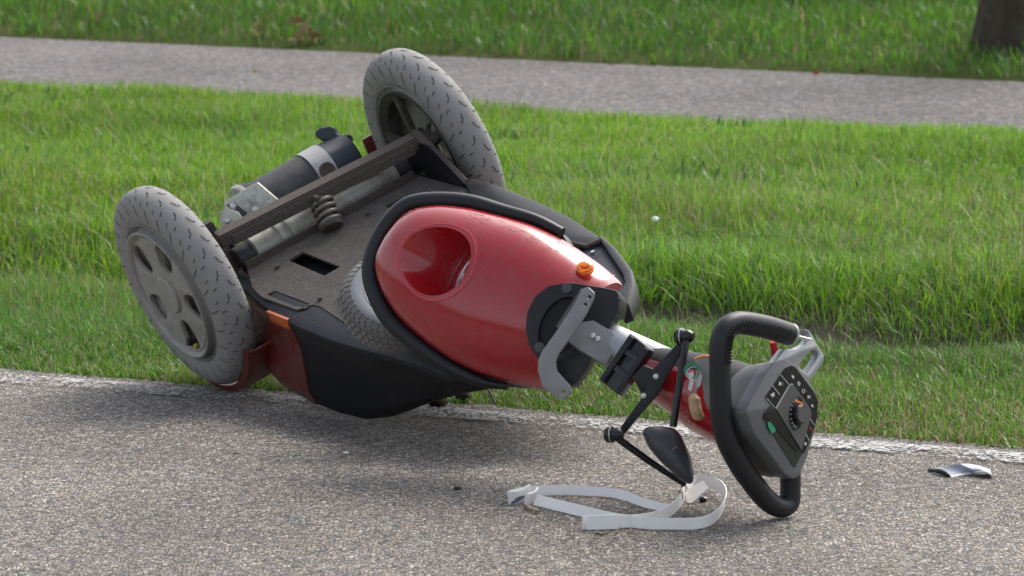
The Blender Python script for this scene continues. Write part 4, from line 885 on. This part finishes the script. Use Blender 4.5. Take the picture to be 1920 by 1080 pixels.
chip(868, 748, .014, soil_m, 'earth_clod', 'brown clod of earth at the grass edge beside the thin wire', 'clod', flat=.5)
V = []; Fc = []
for k in range(420):                                             # loose grit lying on the chips
    x, y = rng.uniform(0, 1920), 700+rng.random()**.8*400; o = gr(x, y, .001); v_ = (o-E0) @ RN
    if v_ > -.02: continue
    r = rng.uniform(.0012, .0035); a = rng.uniform(0, 3.1); e1 = np.array([math.cos(a), math.sin(a), 0])*r; e2 = np.array([-math.sin(a), math.cos(a), 0])*r*.7; e3 = np.array([0, 0, r*.8]); i = len(V)
    V += [o+e1, o+e2, o-e1, o-e2, o+e3+e1*.3]; Fc += [(i, i+1, i+4), (i+1, i+2, i+4), (i+2, i+3, i+4), (i+3, i, i+4)]
link('loose_grit', mesh('lg', V, Fc), mat('loose stone grit', (.30, .28, .25), .8, vary=.6, dscale=300), smooth=False, kind='stuff', label='loose grit and small chips scattered on the road surface', cat='gravel')
def leaf(x, y, v, s, m, name, lab, lift=.03):
    o = gr(x, y, lift); P = []
    for i in range(7):
        t = i/6; wdt = math.sin(math.pi*min(.98, max(.05, t)))*.45*s
        P.append([o+np.array([(t-.5)*s, -wdt*.3, math.sin(t*3)*s*.25+wdt*.6]), o+np.array([(t-.5)*s, 0, math.sin(t*3)*s*.25]), o+np.array([(t-.5)*s, wdt*.3, math.sin(t*3)*s*.25-wdt*.6])])
    me = grid_mesh('lf', P); return link(name, me, m, label=lab, cat='leaf')
def dry_clump(x, y, s, name, lab):
    bm = bmesh.new(); o = gr(x, y, 0.)
    for k in range(14):
        c = o+np.array([rng.normal()*s*.28, rng.normal()*s*.2, abs(rng.normal())*s*.4+.02]); a, b = nrm(rng.normal(size=3)), nrm(rng.normal(size=3))
        vs_ = [bm.verts.new(c+a*s*.3), bm.verts.new(c+b*s*.12), bm.verts.new(c-a*s*.3+b*s*.05), bm.verts.new(c-b*s*.12)]; bm.faces.new(vs_)
    me = bpy.data.meshes.new(name); bm.to_mesh(me); bm.free(); return link(name, me, leafd_m, smooth=False, label=lab, cat='dead leaves')
dry_clump(578, 92, .10, 'dry_leaf_clump', 'larger tan clump of dead leaves at the far edge of the path')
dry_clump(496, 86, .07, 'withered_leaves', 'smaller tan clump of withered leaves left of the larger clump by the path')
dry_clump(182, 66, .07, 'dead_weed', 'brown dead weed at the far path edge near the left of the photo')
leaf(1530, 140, 0, .020, leafo_m, 'fallen_leaf', 'orange leaf lying at the far edge of the path', .02)
leaf(478, 136, 0, .016, leafy_m, 'yellow_leaf', 'small yellow leaf lying on the path', .015)
fl = thing('daisy', 'single white daisy in the grass right of the scooter', 'flower', gr(1229, 440, .03))
link('flower_head', lathe(gr(1229, 411, .085), (-.1, -.6, .8), [(0, .007), (.002, .0065), (.003, .003), (.006, 0)], 12), petal_m, fl)
link('stem', tube([gr(1229, 440, .03), gr(1229, 411, .083)], .001, 5), mat('green stem', (.08, .16, .03), .6), fl)
def stick(p, q, r, name, lab): link(name, tube([p, (p+q)/2+np.array([0, 0, .004]), q], [r, r*1.1, r*.5], 7, 3), twig_m, label=lab, cat='twig')
stick(gr(1642, 806, .012), gr(1678, 788, .035), .0016, 'dry_stalk', 'pale dry stalk leaning at the road edge right of the control panel')

# leafy weeds that stand out of the grass
weed_m = mat('weed leaves', (.06, .14, .03), .6, vary=.3, dscale=50)
def weed(x, y, lift, s, n_, name, lab, col=weed_m):
    bm = bmesh.new(); o = gr(x, y, lift)
    for k in range(n_):
        th = rng.uniform(0, 6.28); L = s*rng.uniform(.5, 1.1); d = np.array([math.cos(th), math.sin(th), 0]); sd = np.array([-d[1], d[0], 0]); pv = None
        for i in range(5):
            t = i/4; c = o+d*L*t*.7+np.array([0, 0, L*(.8*t-.45*t*t)]); wd = L*.13*math.sin(math.pi*(.12+.86*t))
            cur = (bm.verts.new(c-sd*wd), bm.verts.new(c+sd*wd+np.array([0, 0, wd*.3])))
            if pv: bm.faces.new((pv[0], pv[1], cur[1], cur[0]))
            pv = cur
    me = bpy.data.meshes.new(name); bm.to_mesh(me); bm.free(); return link(name, me, col, label=lab, cat='weed')

# ================================================================== TREE AT THE TOP RIGHT
tr_ = thing('tree', 'dark rough trunk of a tree standing in the tall grass at the upper right', 'tree', gr(1892, 112))
tb = gr(1896, 122)
tb[2] = 0
tp_ = [tb+np.array([0, 0, -.1]), tb+np.array([0, 0, .05]), tb+np.array([.005, 0, .25]), tb+np.array([.01, .02, .8]), tb+np.array([.0, .05, 1.8]), tb+np.array([.06, .1, 3.2]), tb+np.array([.02, .1, 4.8]), tb+np.array([.05, .15, 6.2])]
me = tube(tp_, [.14, .11, .09, .082, .076, .065, .045, .02], 28, 6)
bm = bmesh.new(); bm.from_mesh(me)
for v in bm.verts:
    a = math.atan2(v.co.y-tb[1], v.co.x-tb[0]); k = 1+.07*math.sin(a*9+v.co.z*2)+.04*math.sin(a*17-v.co.z*5); v.co.x = tb[0]+(v.co.x-tb[0])*k; v.co.y = tb[1]+(v.co.y-tb[1])*k
bm.to_mesh(me); bm.free()
link('trunk', me, bark_m, tr_, angle=80)
for k in range(7):
    a = k*2.4; z = 3.4+k*.35; p = tb+np.array([.05, .1, z]); d = np.array([math.cos(a), math.sin(a), .9])
    link('limb', tube([p, p+d*.5+np.array([0, 0, .05]), p+d*1.0+np.array([0, 0, .25])], [.032, .02, .008], 8, 3), bark_m, tr_)
V = []; Fc = []; leaves = 4500
for k in range(leaves):
    q = rng.normal(size=3); q = q/np.linalg.norm(q)*rng.random()**.4*np.array([1.15, 1.15, 1.3]); c = tb+np.array([.05, .3, 5.4])+q
    if math.sin(q[0]*7)*math.sin(q[1]*7+1)*math.sin(q[2]*6) < -.25: continue
    a, b = nrm(rng.normal(size=3))*.035, nrm(rng.normal(size=3))*.02; i = len(V); V += [c+a, c+b, c-a, c-b]; Fc.append((i, i+1, i+2, i+3))
link('crown', mesh('cr', V, Fc), mat('tree leaves', (.06, .11, .025), .6, vary=.3), tr_, smooth=False)
